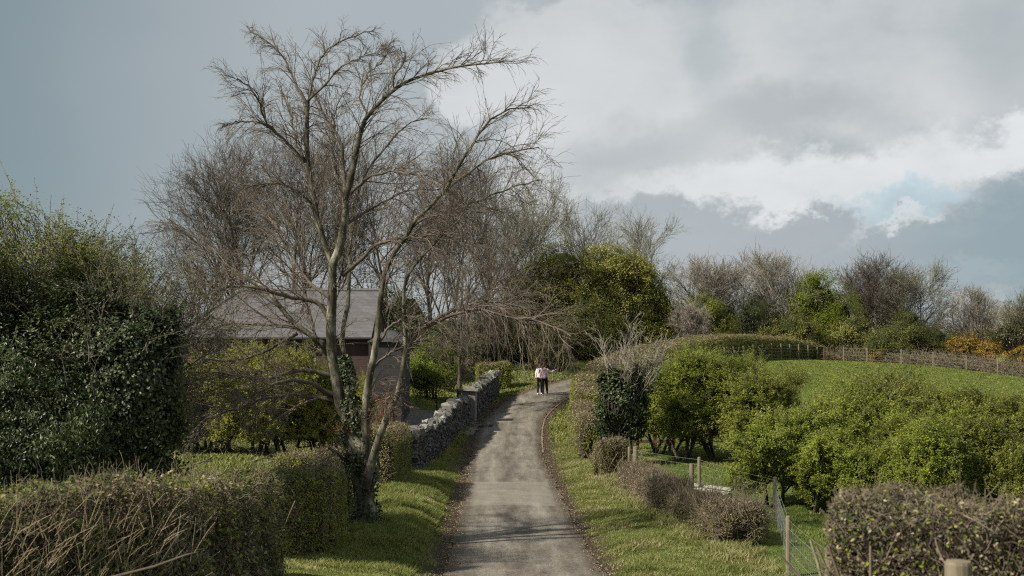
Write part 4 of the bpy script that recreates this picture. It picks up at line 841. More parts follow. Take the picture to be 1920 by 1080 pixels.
def house():
    x0, x1, y0, y1 = -14.5, -6.25, 62.0, 70.0; zb = .35; ze = CZ-(628-600)/F*62; zr = CZ+(600-545)/F*66
    root = thing('brick_house', ((x0+x1)/2, y0, zb), 'red brick cottage with a hipped grey slate roof behind the bare tree', 'house')
    wb_ = MB(); wins = [(-12.9, .9, 1.2), (-11.1, .9, 1.2), (-9.1, 1.1, 1.25)]; zt = ze-.02; wz0, wz1 = ze-2.1, ze-.75
    # front wall built as piers, aprons and lintels so that the windows are real openings
    xs_ = [x0]+[v for c, w_, _ in wins for v in (c-w_/2, c+w_/2)]+[x1]
    for k in range(0, len(xs_), 2): wb_.box(((xs_[k]+xs_[k+1])/2, y0+.15, (zb+zt)/2-.3), (xs_[k+1]-xs_[k], .3, zt-zb+.6))
    for c, w_, _ in wins:
        wb_.box((c, y0+.15, (zb-.6+wz0)/2), (w_, .296, wz0-zb+.6)); wb_.box((c, y0+.15, (wz1+zt)/2), (w_, .296, zt-wz1))
    wb_.box((x0+.15, (y0+y1)/2, (zb+zt)/2-.3), (.3, y1-y0-.61, zt-zb+.6)); wb_.box((x1-.15, (y0+y1)/2, (zb+zt)/2-.3), (.3, y1-y0-.61, zt-zb+.6))
    wb_.box(((x0+x1)/2, y1-.15, (zb+zt)/2-.3), (x1-x0, .3, zt-zb+.6))
    gv = [(x1-.005, y0+.02, zt), (x1-.005, y1-.02, zt), (x1-.005, (y0+y1)/2, zr-.12), (x1-.3, y0+.02, zt), (x1-.3, y1-.02, zt), (x1-.3, (y0+y1)/2, zr-.12)]
    wb_.add(gv, [np.array([[0, 1, 2], [5, 4, 3]]), np.array([[0, 2, 5, 3], [2, 1, 4, 5]])])
    obj('wall', wb_.mesh(), M['brick'], root)
    rb = MB(); ov = .35; xa, xb, ya, yb, zz = x0-ov, x1+.15, y0-ov, y1+ov, ze-.12; hx = P(452, 0, 66)[0]; ym = (y0+y1)/2; th = .07
    top = [(xa, ya, zz), (xb, ya, zz), (xb, ym, zr), (hx, ym, zr), (xa, yb, zz), (xb, yb, zz)]
    v = np.array(top+[(a, b_, c-th) for a, b_, c in top]); rb.add(v, [np.array([[0, 1, 2, 3], [5, 4, 3, 2], [1, 0, 6, 7], [7, 8, 2, 1], [2, 8, 11, 5], [6, 9, 8, 7], [11, 8, 9, 10], [0, 4, 10, 6], [4, 5, 11, 10]]), np.array([[4, 0, 3], [6, 10, 9]])])
    rf = obj('roof', rb.mesh(), M['slate'], root)
    def sub(name, mb, mat, par):
        me = mb.mesh(); co = np.empty(len(me.vertices)*3, 'f4'); me.vertices.foreach_get('co', co); L = root.location
        me.vertices.foreach_set('co', (co.reshape(-1, 3)-np.array([L.x, L.y, L.z])).astype('f4').ravel()); o = bpy.data.objects.new(name, me); COL.objects.link(o); me.materials.append(M[mat]); o.parent = par; return o
    rt = MB(); rt.tube([(hx, ym, zr+.02), (xb, ym, zr+.02)], .09, 8); rt.tube([(hx, ym, zr+.02), (xa, ya, zz+.02)], .08, 8); sub('ridge_tiles', rt, 'slate', rf)
    sk = MB(); px_ = P(552, 578, 64)[0]; k_ = (zr-zz)/(ym-ya); yc = ya+(CZ-(580-600)/F*64-zz)/k_; zc = zz+(yc-ya)*k_
    vv = []
    for dz_ in (.03, .12):
        for dx, dy in ((-.3, -.45), (.3, -.45), (.3, .45), (-.3, .45)): vv.append((px_+dx, yc+dy, zc+dy*k_+dz_))
    sk.add(vv, np.array([[4, 5, 6, 7], [0, 1, 5, 4], [1, 2, 6, 5], [2, 3, 7, 6], [3, 0, 4, 7]])); sub('skylight', sk, 'skylight', rf)
    gt = MB(); gt.tube([(xa, ya-.05, zz-.03), (xb, ya-.05, zz-.03)], .055, 8); obj('gutter', gt.mesh(), M['iron'], root)
    for px_ in (424, 462, 553):
        q = MB(); xx = P(px_, 0, 62)[0]; q.tube([(xx, y0-.06, zb), (xx, y0-.06, ze-.14)], .045, 8); obj('drainpipe', q.mesh(), M['white_paint'], root)
    for c, w_, _ in wins:
        q = MB(); zc, hh = (wz0+wz1)/2, wz1-wz0
        for sx in (-1, 0, 1): q.box((c+sx*(w_/2-.04 if sx else 0), y0+.1, zc), (.07, .09, hh-.01))
        q.box((c, y0+.102, wz1-.04), (w_-.01, .08, .07)); q.box((c, y0+.102, zc+.15), (w_-.01, .08, .05)); q.box((c, y0+.06, wz0+.04), (w_+.1, .22, .07))
        w = obj('window', q.mesh(), M['white_paint'], root); g = MB(); g.box((c, y0+.14, zc), (w_-.02, .02, hh-.02)); sub('pane', g, 'glass', w)
    return root
house()
def shed():
    x0, x1, y0, y1 = -6.15, -4.75, 61.0, 66.0; zb = .3; root = thing('stone_outbuilding', ((x0+x1)/2, y0, zb), 'shade-darkened grey stone outbuilding against the right end of the brick cottage', 'outbuilding')
    q = MB(); zt = CZ-(640-600)/F*61; q.box(((x0+x1)/2, (y0+y1)/2, (zb+zt)/2-.3), (x1-x0, y1-y0, zt-zb+.6)); obj('wall', q.mesh(), M['rubble'], root)
    q = MB(); xm = (x0+x1)/2; a = .15
    v = np.array([(x0-a+.1, y0-a, zt-.02), (x1+a, y0-a, zt-.02), (x1+a, y1+a, zt-.02), (x0-a+.1, y1+a, zt-.02), (xm, y0-a, zt+.45), (xm, y1+a, zt+.45)]); q.add(v, [np.array([[0, 4, 5, 3], [1, 2, 5, 4], [0, 3, 2, 1]]), np.array([[0, 1, 4], [2, 3, 5]])]); obj('roof', q.mesh(), M['slate'], root)
    q = MB(); q.box((x0+.65, y0-.02, zb+.95), (.8, .06, 2.0)); obj('door', q.mesh(), M['timber_red'], root)
    return root
shed()

# ------------------------------------------------------------------ stone wall, gate pillar, iron gates
def stone_wall(name, A_, B_, hA, hB, label, seed, th=.48):
    rng = np.random.default_rng(seed); A_ = np.array(A_, float); B_ = np.array(B_, float); L = np.linalg.norm(B_-A_); t = (B_-A_)/L; nn = np.array([t[1], -t[0]]); rz = math.atan2(t[1], t[0])
    zz = lambda s: gz(A_[0]+t[0]*s, A_[1]+t[1]*s); root = thing(name, (*(A_+B_)/2, g1(*((A_+B_)/2))), label, 'wall', 'dry stone walls beside the lane')
    q = MB(); ns = int(L/.5)+2; ss = np.linspace(0, L, ns); zc = zz(ss); hh = np.interp(ss, [0, L], [hA, hB])
    vs = []
    for s, z, h in zip(ss, zc, hh):
        c = A_+t*s
        for o_, k in ((-th/2+.05, -.3), (th/2-.05, -.3), (th/2-.08, h-.1), (-th/2+.08, h-.1)): vs.append((*(c+nn*o_), z+k))
    ix = np.arange(ns*4).reshape(ns, 4); fs = [np.stack([ix[:-1, j], ix[:-1, (j+1) % 4], ix[1:, (j+1) % 4], ix[1:, j]], -1) for j in range(4)]
    q.add(vs, [np.concatenate(fs), ix[0][None, ::-1], ix[-1][None]])
    # facing stones
    for side in (-1, 1):
        s = 0; rows = 14
        for r in range(rows):
            s = rng.uniform(0, .15)
            while s < L:
                w = rng.uniform(.1, .3); h = (hA+(hB-hA)*s/L); rh = (h-.05)/rows; z0 = float(np.interp(s, ss, zc))
                c = A_+t*(s+w/2)+nn*side*(th/2-.06+rng.uniform(-.02, .03)-.02*r/rows)
                q.box((c[0], c[1], z0+rh*(r+.5)+rng.normal(0, .012)-.03), (w*.93, .14, rh*rng.uniform(.6, .97)), rz+rng.normal(0, .07), .02, rng); s += w
    for e, sg in ((0, -1), (L, 1)):
        for r in range(9):
            for o_ in (-.14, .12):
                z0 = float(np.interp(e, ss, zc)); h = hA if e == 0 else hB; c = A_+t*(e+sg*.02)+nn*o_; q.box((c[0], c[1], z0+(h-.05)/9*(r+.5)), (.14, .22, (h-.05)/9*.9), rz, .014, rng)
    obj('masonry', q.mesh(), M['stone'], root)
    q = MB(); s = 0
    while s < L:
        w = rng.uniform(.07, .3); h = (hA+(hB-hA)*s/L); z0 = float(np.interp(s, ss, zc)); hh_ = rng.uniform(.12, .26)
        for o_ in ((-.11, .12) if rng.random() < .75 else (0,)):
            c = A_+t*(s+w/2)+nn*(o_+rng.normal(0, .025)); q.box((c[0], c[1], z0+h-.05+hh_/2), (w*1.05, .27 if o_ else .46, hh_*rng.uniform(.7, 1.05)), rz+rng.normal(0, .3), .045, rng, .8)
        s += w*.9
    obj('coping', q.mesh(), M['coping'], root)
    return root
WA, WM, WM2, WB = (-3.55, 50), (-2.15, 65.6), (-2.0, 66.9), (-.95, 77.5)
stone_wall('stone_wall', WA, WM, 1.22, 1.12, 'longer near stretch of rough grey dry stone wall along the lane before the pillar', 61)
stone_wall('stone_wall', WM2, WB, 1.2, 1.15, 'short far stretch of rough grey dry stone wall beyond the square pillar', 62)
pz = g1(-2.05, 66.2); r_ = thing('gate_pillar', (-1.98, 66.25, pz), 'square grey stone gate pillar with a flat cap set in the roadside wall', 'pillar')
q = MB(); rng = np.random.default_rng(2); q.box((-1.98, 66.25, pz+.6), (.62, .6, 1.7), -.1, .012, rng); obj('shaft', q.mesh(), M['coping'], r_)
q = MB(); q.box((-1.98, 66.25, pz+1.5), (.95, .9, .09), -.1, .012, rng); q.box((-1.95, 66.2, pz+1.59), (.6, .66, .09), -.1, .012, rng, .8); obj('cap', q.mesh(), M['coping'], r_)
# stone flags outside the pillar
q = MB(); rng = np.random.default_rng(4)
for i in range(5):
    for j in range(2): xx, yy = -1.85+.22*i+rng.normal(0, .01), 64.7+.45*j; q.box((xx, yy, g1(xx, yy)+.03), (.2, .42, .08), .05*rng.normal(), .008, rng)
tag(obj('stone_step', q.mesh(), M['stone']), 'row of flat paving stones between the gate pillar and the lane', 'paving')
def iron_gate(loc, rz, w, h, label, n_):
    z = g1(*loc); r_ = thing('iron_gate', (loc[0], loc[1], z), label, 'gate', 'old iron gates by the stone wall'); c, s = cos(rz), sin(rz)
    f = lambda u, zz: (loc[0]+c*u, loc[1]+s*u, z+zz)
    q = MB()
    for u in (0, w): q.tube([f(u, -.1), f(u, h+.12)], .025, 8)
    for zz in (.15, h*.55, h): q.tube([f(0, zz), f(w, zz)], .014, 6)
    obj('frame', q.mesh(), M['iron'], r_); q = MB()
    for k in range(1, n_): q.tube([f(w*k/n_, .1), f(w*k/n_, h+.07)], .009, 6)
    obj('bars', q.mesh(), M['iron'], r_)
iron_gate((-3.35, 63.3), .35, 1.0, 1.15, 'small black iron gate standing open on the drive behind the stone wall', 5)
iron_gate((-3.98, 48.8), 1.2, .7, 1.15, 'short black iron railing gate at the near end of the stone wall', 4)

# shrubs behind the wall
leafy('garden_shrub', Gp(808, 72), [E_(812, 690, 72, 1.2, 1.2, 1.35), E_(785, 705, 72, .9, 1.0, 1.1), E_(835, 680, 72.5, .7, .9, .9)], 'rounded bright green shrub on the cottage lawn behind the stone wall', 'bush', 71, 700, 26, .16, .07, 'spring', core=.6, stems=5, shell=.5)
hedge('shrub_hedge', [(-1.9, 80.3, None, 1.5, 1.45), (-.2, 80.6, None, 1.5, 1.45)][:2], 'round-topped clipped shrub behind the far end of the stone wall', 72, (('haw', .6), ('brownleaf', .4)), 8000, .07, 4000, .2, topgreen=-.3, cat='bush')
hedge('dark_hedge', [(1.4, 87.5, None, 1.6, 1.6), (3.1, 88.3, None, 1.6, 1.6)], 'dark clipped hedge block in the shade behind the two walkers', 73, (('evergreen', .8), ('brownleaf', .25)), 8000, .08, 4000, .2, cat='hedge')
bare('brown_brush', (-3.4, 77.8, g1(-3.4, 77.8)), 2.2, 1.0, 'tangle of brown leafless brushwood behind the stone wall', 'bush', 74, 'twig_main', 'twig_hedge', n=(10, 7, 5, 0), r0=.02, twr=.008, trunks=14, fork=.1, up=.0)

# ------------------------------------------------------------------ trees behind the cottage and the bend
left_trees = [  # px, distance, height, seed, label
    (400, 80, 12.3, 81, 'leafless tree at the far left of the reddish clump above the cottage roof'),
    (470, 84, 14.2, 82, 'leafless reddish tree over the left half of the cottage roof'),
    (545, 88, 15.0, 83, 'tallest leafless tree behind the middle of the cottage roof'),
    (640, 90, 14.6, 84, 'leafless tree behind the right end of the cottage roof'),
    (740, 88, 14.0, 85, 'leafless reddish tree behind the stone outbuilding'),
    (830, 86, 13.6, 86, 'leafless reddish tree with dense twigs behind the lawn shrub'),
    (905, 92, 13.9, 87, 'leafless tree with reddish haze of twigs above the far end of the stone wall'),
]
for i, (px, d, h, sd, lab) in enumerate(left_trees):
    bare('leafless_tree', Gp(px, d), h, 1.15, lab, 'tree', sd, 'bark_dark', 'twig_red', n=(13, 8, 6, 4), r0=.17, twr=.009, group='leafless trees behind the cottage', fork=.18, up=.35, trunks=2 if i % 2 else 1)
bare('weeping_tree', Gp(862, 71), 8.8, 1.1, 'drooping leafless tree with fine reddish hanging twigs left of the evergreens', 'tree', 88, 'bark_dark', 'twig_red', n=(13, 9, 8, 4), r0=.14, twr=.008, up=0, droop=.13, fork=.25)
for px, d, h, sd, lab in [(1010, 106, 12.5, 91, 'slender grey leafless tree rising left of the big evergreen'), (1110, 112, 12.0, 92, 'grey leafless tree with a wide fan of twigs directly above the big evergreen'), (1190, 116, 11.0, 93, 'grey leafless tree whose fan of twigs spreads right of the big evergreen'), (960, 100, 11.5, 94, 'grey leafless tree above the hanging twigs left of the evergreens')]:
    bare('ash_tree', Gp(px, d), h, 1.1, lab, 'tree', sd, 'bark_grey', 'twig_olive', n=(14, 9, 6, 3), r0=.17, twr=.010, group='grey leafless trees behind the evergreens', fork=.25, up=.45, ang=(15, 42))
leafy('evergreen_tree', Gp(1165, 100), [E_(1160, 545, 100, 2.6, 2.4, 2.9), E_(1145, 500, 100, 1.9, 2.0, 1.5), E_(1200, 560, 100, 1.9, 1.9, 2.5), E_(1120, 590, 99, 2.2, 2.0, 2.2), E_(1190, 635, 99, 2.2, 1.7, 1.5)],
      'broad rounded evergreen with pale yellow-green tips behind the bend in the lane', 'tree', 101, 2600, 30, .24, .12, 'evergreen_y', core=.6, stems=4, stemr=.14, shell=.4, sprays=120, spray_len=.7)
leafy('evergreen_tree', Gp(1045, 97), [E_(1050, 550, 97, 2.6, 2.2, 2.5), E_(1000, 600, 96, 2.7, 2.0, 2.6), E_(990, 540, 97, 1.9, 1.8, 1.6), E_(1055, 500, 97, 1.9, 1.6, 1.6), E_(1095, 600, 95, 2.2, 1.8, 2.4), E_(1040, 650, 95, 2.8, 1.7, 1.6), E_(1110, 650, 94.5, 2.0, 1.4, 1.5)],
      'dark evergreen with an open yellowish top left of the rounded evergreen', 'tree', 102, 2600, 28, .26, .11, 'evergreen', core=.58, stems=4, stemr=.13, shell=.5, sprays=300, spray_len=1.1)
leafy('evergreen_tree', Gp(930, 92), [E_(930, 620, 92, 1.6, 1.5, 1.9), E_(880, 640, 90, 1.6, 1.5, 1.5), E_(970, 650, 92, 1.6, 1.5, 1.5)],
      'low dark holly in the shade behind the far end of the stone wall', 'tree', 103, 900, 22, .24, .10, 'evergreen', core=.7, stems=4, shell=.4)
leafy('evergreen_tree', Gp(770, 84), [E_(760, 610, 84, 1.7, 1.5, 2.2), E_(700, 600, 84, 1.5, 1.5, 2.0), E_(830, 640, 83, 1.5, 1.5, 1.7)],
      'dark ivy-covered evergreen between the outbuilding and the lawn shrub', 'tree', 104, 900, 22, .25, .10, 'ivy', core=.7, stems=4, shell=.4)
leafy('round_bush', Gp(1245, 100), [E_(1235, 575, 100, 1.3, 1.3, 1.5), E_(1265, 600, 100, 1.3, 1.3, 1.3)], 'olive green bush at the right foot of the rounded evergreen', 'bush', 105, 500, 24, .22, .09, 'haw_dull', core=.65, stems=4, shell=.45)
bare('grey_shrub', Gp(1285, 99), 3.9, 1.3, 'pale grey-brown leafless bush behind the crest of the curved hedge', 'bush', 106, 'twig_main', 'twig_grey', n=(9, 8, 6, 3), r0=.03, twr=.009, trunks=9, fork=.15, up=.1)
leafy('dark_bush', Gp(1330, 112), [E_(1320, 585, 112, 1.4, 1.2, 1.4), E_(1350, 610, 112, 1.2, 1.2, 1.2)], 'green leafed bush just right of the grey-brown leafless bush', 'bush', 107, 500, 24, .22, .09, 'haw_dull', core=.65, stems=4, shell=.45)

# right-hand skyline
for px, d, h, sd, lab, tw, sp, tr in [
    (1310, 126, 8.3, 111, 'small grey leafless tree leftmost on the skyline over the curved hedge', 'twig_grey', 1.1, 2),
    (1370, 128, 8.5, 112, 'grey leafless tree with ivied base second from left over the curved hedge', 'twig_grey', 1.1, 1),
    (1440, 126, 9.7, 113, 'tallest pale grey leafless tree against the sky left of the bright green tree', 'twig_grey', 1.15, 2),
    (1645, 130, 9.4, 114, 'reddish leafless tree immediately right of the bright green tree', 'twig_red', 1.1, 3),
    (1715, 130, 9.6, 115, 'wide leafless tree rising over the ivied thicket by the field fence', 'twig_olive', 1.25, 2),
    (1830, 134, 7.8, 116, 'fan-shaped leafless tree above the yellow gorse', 'twig_grey', 1.35, 2),
    (1930, 128, 7.4, 117, 'leafless tree cut off by the right edge of the view', 'twig_olive', 1.3, 3)]:
    bare('skyline_tree', Gp(px, d), h, sp*1.15, lab, 'tree', sd, 'bark_grey' if tw != 'twig_red' else 'bark_dark', tw, n=(14, 9, 6, 2), r0=.17, twr=.013, group='leafless trees on the skyline beyond the field', fork=.12, up=.4, trunks=tr+1, ang=(22, 58), lens=(.62, .55, .5, .45),
         ivy=(2600, .6, .75) if px in (1370, 1440) else ((900, .95, .5) if px == 1715 else ((1300, .5, .6) if px == 1830 else 0)))
leafy('spring_tree', Gp(1540, 124), [E_(1538, 562, 124, 2.5, 2.2, 2.5), E_(1572, 590, 124, 2.1, 2.0, 2.3), E_(1500, 580, 124, 1.9, 1.8, 2.1), E_(1550, 625, 123, 2.6, 2.0, 1.6), E_(1525, 530, 124, 1.2, 1.3, 1.1)],
      'bright green tree in fresh leaf on the skyline beyond the field', 'tree', 121, 1500, 24, .28, .11, 'spring', core=.45, stems=4, stemr=.13, shell=.5, sprays=90, spray_len=.8, gap=.35)
for px, d, py, rx, rz_, lf, sd, lab in [(1355, 122, 600, 1.7, 1.9, 'ivy', 122, 'dark ivied bush under the leafless trees left on the skyline'), (1420, 121, 595, 2.0, 2.1, 'ivy', 123, 'dark ivied bush under the tallest grey leafless tree'), (1485, 120, 620, 2.5, 1.6, 'evergreen', 124, 'dark low thicket at the foot of the bright green tree'), (1600, 121, 622, 1.9, 1.6, 'evergreen', 125, 'dark low thicket right of the bright green tree')]:
    leafy('thicket_bush', Gp(px, d), [E_(px, py, d, rx, 1.5, rz_), E_(px+25, py+20, d, rx*.8, 1.4, rz_*.8), E_(px-25, py+18, d, rx*.8, 1.4, rz_*.8)], lab, 'bush', sd, 700, 20, .25, .11, lf, core=.7, stems=4, shell=.4, group='dark bushes under the skyline trees')
leafy('ivied_thicket', Gp(1700, 117), [E_(1690, 630, 117, 2.3, 1.7, 1.3), E_(1650, 645, 116, 1.5, 1.4, 1.0), E_(1745, 635, 117, 1.7, 1.5, 1.2), E_(1700, 600, 118, 1.3, 1.4, .9)],
      'low rounded olive thicket behind the field fence, left of the gorse', 'bush', 126, 1000, 24, .24, .09, 'gorse', core=.7, stems=5, shell=.4, sprays=200, spray_len=.9, mixleaf=('haw_dull', .35))
for px, py, d, rx, rz_, sd, lab in [(1808, 650, 114, 1.25, .85, 131, 'gorse bush thick with orange-yellow flowers left of another gorse'), (1850, 658, 113, .95, .75, 134, 'smaller orange-yellow gorse bush at the right shoulder of the big gorse'), (1912, 672, 110, 1.15, .85, 132, 'orange-yellow gorse bush at the right edge of the view'), (1640, 668, 115.5, .4, .5, 133, 'small yellow gorse sprig behind the fence under the ivied thicket')]:
    leafy('gorse_bush', Gp(px, d), [E_(px, py, d, rx, 1.0, rz_), E_(px+10, py-6, d, rx*.6, .8, rz_*.8)], lab, 'bush', sd, int(380*rx), 24, .15, .08, 'gorse', core=.7, stems=4, shell=.35, mixleaf=('gorse_fl', .42), group='gorse bushes beyond the fence')
for k, (px, py, d, lab) in enumerate([(1775, 640, 122, 'dull olive scrub bush between the thicket and the gorse'), (1850, 632, 124, 'dull olive scrub bush behind the two gorse bushes'), (1905, 620, 120, 'twiggy olive scrub bush at the right edge above the gorse'), (1585, 640, 124, 'dull scrub bush behind the fence corner')]):
    leafy('scrub_bush', Gp(px, d), [E_(px, py, d, 2.0, 1.5, 1.0+.35*(k == 2)), E_(px-30, py+10, d, 1.6, 1.5, .8), E_(px+30, py+8, d, 1.6, 1.5, .9)], lab, 'bush', 300+k, 520, 18, .28, .10, 'gorse', core=.6, stems=5, sprays=260, spray_len=.9, mixleaf=('brownleaf', .35), group='scrub bushes beyond the field fence')
# brambles along the far fence
rng = np.random.default_rng(9); fl = np.array([(24.5, 120), (28, 118.5), (31.5, 115), (35, 111), (38, 108), (42, 104)]); n_ = 9000
t = rng.random(n_)*5; st_ = np.c_[np.interp(t, range(6), fl[:, 0]), np.interp(t, range(6), fl[:, 1])]; st_ += rng.normal(0, .8, st_.shape); s3 = np.c_[st_, gz(st_[:, 0], st_[:, 1])-.05]
pl = grow(rng, s3, np.c_[rng.normal(0, .5, (n_, 2)), np.ones(n_)], rng.uniform(.35, 1.9, n_), 7, .22, (0, 0, -.12), .2); q = MB(); q.add(*tubes(pl, taper(np.full(n_, .016), np.full(n_, .01), 7), 3)); me = q.mesh()
tag(obj('brambles', me, M['twig_hedge']), 'tangle of brown leafless brambles', 'brambles', None, 'stuff')
kk = rng.integers(0, n_, 12000); jj = rng.integers(1, 7, 12000); v, f = leaves(rng, pl[kk, jj]+rng.normal(0, .08, (12000, 3)), .09, .6)
tag(obj('bramble_leaves', mesh(v, f), M['haw_dull']), 'sparse olive bramble leaves', 'brambles', None, 'stuff')

# ------------------------------------------------------------------ long curved hedge round the bend
hedge('curved_hedge', [Hp(1104, 738, 61.5, w=1.4), Hp(1112, 716, 66, w=2.0), Hp(1122, 699, 71.5, w=2.6), Hp(1150, 676, 77, w=3.0), Hp(1205, 656, 83, w=3.0), Hp(1270, 639, 89.5, w=2.7), Hp(1335, 629, 97, w=2.4), Hp(1400, 628, 105, w=2.1), Hp(1460, 634, 113, w=1.9), Hp(1520, 644, 119.5, w=1.7), Hp(1575, 655, 123, w=1.5)],
      'long curving clipped hedge with a brown top and green side sweeping round the field', 141, (('haw_dull', .25), ('haw', .45), ('brownleaf', .8)), 130000, .085, 46000, .2, topgreen=-.75, sway=.08, twr=.007, stems=0)
hedge('clipped_hedge', [(3.05, 54.5, None, 1.0, 1.55), (2.95, 59.8, None, 1.15, 1.75)], 'upright clipped hedge block with a green lower corner left of the ivied stump', 142, (('haw', .35), ('brownleaf', .65)), 13000, .055, 8000, .16, topgreen=-.25, group='clipped hedges right of the lane')
hedge('clipped_hedge', [(2.95, 48.6, None, .9, 1.2), (3.75, 49.0, None, 1.1, 1.2)], 'low squared hedge block with bare stems showing in front of the ivied stump', 143, (('haw', .35), ('haw_dull', .3), ('brownleaf', .5)), 7000, .045, 6000, .16, stems=80, topgreen=-.2, group='clipped hedges right of the lane')

# ivied stump with pale bare branches
def ivied_stump():
    rng = np.random.default_rng(151); b_ = np.array(Gp(1165, 51)); root = leafy('ivied_stump', b_, [E_(1168, 738, 51, .64, .6, .75), E_(1140, 785, 51, .38, .45, .75), E_(1188, 775, 51, .4, .45, .8), E_(1148, 712, 51, .42, .4, .38), E_(1190, 712, 51, .34, .4, .42)],
        'stout ivy-smothered stump with pale bare branches fanning out of its top', 'tree', 151, 1300, 28, .11, .085, 'ivy', core=.6, stems=9, stemr=.05, shell=.35, aspect=.85, low=.9, parts=('trunk', 'ivy'), stem_spread=.5, sprays=160, spray_len=.4)
    top = P(1180, 735, 51); n_ = 34; st_ = top+rng.normal(size=(n_, 3))*np.array([.3, .25, .3]); d = np.c_[rng.uniform(-.5, .9, n_), rng.normal(0, .4, n_), rng.uniform(.55, 1.1, n_)]
    q = MB(); l1 = grow(rng, st_, d, rng.uniform(1.0, 2.5, n_), 9, .10, (0, 0, .03)); r1 = taper(np.full(n_, .022), np.full(n_, .008), 9); q.add(*tubes(l1, r1, 5))
    s, dd, r, t, _ = spawn(rng, l1, r1, 8, .25, 1, (20, 50), .1); l2 = grow(rng, s, dd, rng.uniform(.25, .8, len(t)), 6, .14, (0, 0, .03)); r2 = taper(np.minimum(r*.7, .012), np.full(len(t), .006), 6); q.add(*tubes(l2, r2, 4))
    s, dd, r, t, _ = spawn(rng, l2, r2, 3, .3, 1, (20, 45), .1); q.add(*tubes(grow(rng, s, dd, rng.uniform(.1, .3, len(t)), 4, .12), taper(np.full(len(t), .007), np.full(len(t), .005), 4), 3))
    obj('bare_branches', q.mesh(), M['twig_grey'], root)
ivied_stump()
q = MB(); p = np.array(Gp(1134, 50.2)); q.tube([p+[0, 0, -.2], p+[0, 0, 1.15]], .09, 10); tag(obj('gate_post', q.mesh(), M['post']), 'round timber post poking out of the low hedge left of the ivied stump', 'post')

# ragged low hedges on the right verge
hedge('ragged_hedge', [Hp(1182, 872, 46.2, w=.9), Hp(1215, 886, 42.5, w=.85), Hp(1262, 906, 38.6, w=.95)], 'ragged leafless low hedge on the right verge, farther of two', 161, (('brownleaf', .6), ('haw_dull', .25)), 3500, .045, 12000, .24, 'twig_hedge', stems=90, core=False, sway=.12, shag=.2, twr=.0055, group='ragged low hedges on the right verge')
hedge('ragged_hedge', [Hp(1262, 922, 39, w=.95), Hp(1290, 933, 37.6, w=1.0), Hp(1335, 938, 34.8, w=1.15), Hp(1388, 955, 31.3, w=1.2)], 'ragged brown low hedge on the right verge, nearer and bushier of two', 162, (('brownleaf', .5), ('haw_dull', .45)), 9000, .045, 14000, .32, 'twig_hedge', stems=110, core=True, low=.2, sway=.11, shag=.18, twr=.0055, group='ragged low hedges on the right verge')

# big near hedge at the lower right
def arch(root, place, at, Lt, rng):
    q = MB(); n_ = 80; s = (.15+.8*np.linspace(0, 1, n_))*Lt; u = rng.uniform(.25, .75, n_); p_, N_ = place(s, u, np.full(n_, .03)); d = np.c_[rng.normal(0, 1, n_), rng.normal(0, .5, n_), rng.normal(-.1, .12, n_)]
    q.add(*tubes(grow(rng, p_, d, rng.uniform(.25, .55, n_), 8, .2, (0, 0, -.09)), taper(np.full(n_, .009), np.full(n_, .004), 8), 5)); obj('outer_twigs', q.mesh(), M['twig_hedge'], root)
hedge('near_hedge', [(2.75, 11.6, 2.75, 1.0, 1.3), (3.6, 11.0, 2.7, 1.15, 1.4), (5.2, 10.8, 2.65, 1.2, 1.43), (7.0, 10.7, 2.6, 1.2, 1.45)], 'large out-of-focus clipped hedge of brown twigs filling the lower right corner', 171, (('ivy', .35), ('haw', .2), ('brownleaf', .6)), 22000, .035, 26000, .14, 'twig_hedge', stems=120, extra=arch, sway=.06, twr=.0042, shag=.06)
p = P(1797, 1052, 9.0); q = MB(); q.tube([p+[0, 0, -1.3], p+[0, 0, -.02], p], [.085, .085, .078], 14); tag(obj('strainer_post', q.mesh(), M['post']), 'thick round post standing against the near hedge at the bottom right', 'post')

# ------------------------------------------------------------------ field hawthorns
haws = [
    (1255, 55, [(1245, 760, 1.05, 1.1, 1.3), (1225, 800, .8, .9, .8), (1265, 715, .8, .8, .7)], 'haw_dull', 'green hawthorn next right of the ivied stump'),
    (1300, 54, [(1305, 765, 1.1, 1.1, 1.45), (1310, 715, .9, .9, .8), (1290, 815, .9, 1.0, .6)], 'haw', 'upright green hawthorn with dark trunk second right of the ivied stump'),
    (1360, 53, [(1360, 765, 1.15, 1.1, 1.4), (1350, 710, .8, .8, .7), (1385, 810, .9, 1.0, .6)], 'haw', 'green hawthorn with several dark stems in the middle of the field row'),
    (1425, 52, [(1415, 770, 1.05, 1.1, 1.3), (1430, 815, 1.0, 1.0, .8), (1405, 730, .8, .8, .7)], 'haw_dull', 'green hawthorn where the field row meets the big bush'),
]
for i, (px, d, es, lf, lab) in enumerate(haws):
    thorn('field_hawthorn', px-4, d, (3.8, 4.1, 4.1, 3.7)[i], .95, lab, 180+i, lf, 85000, .9, 'hawthorns along the edge of the field', 5)
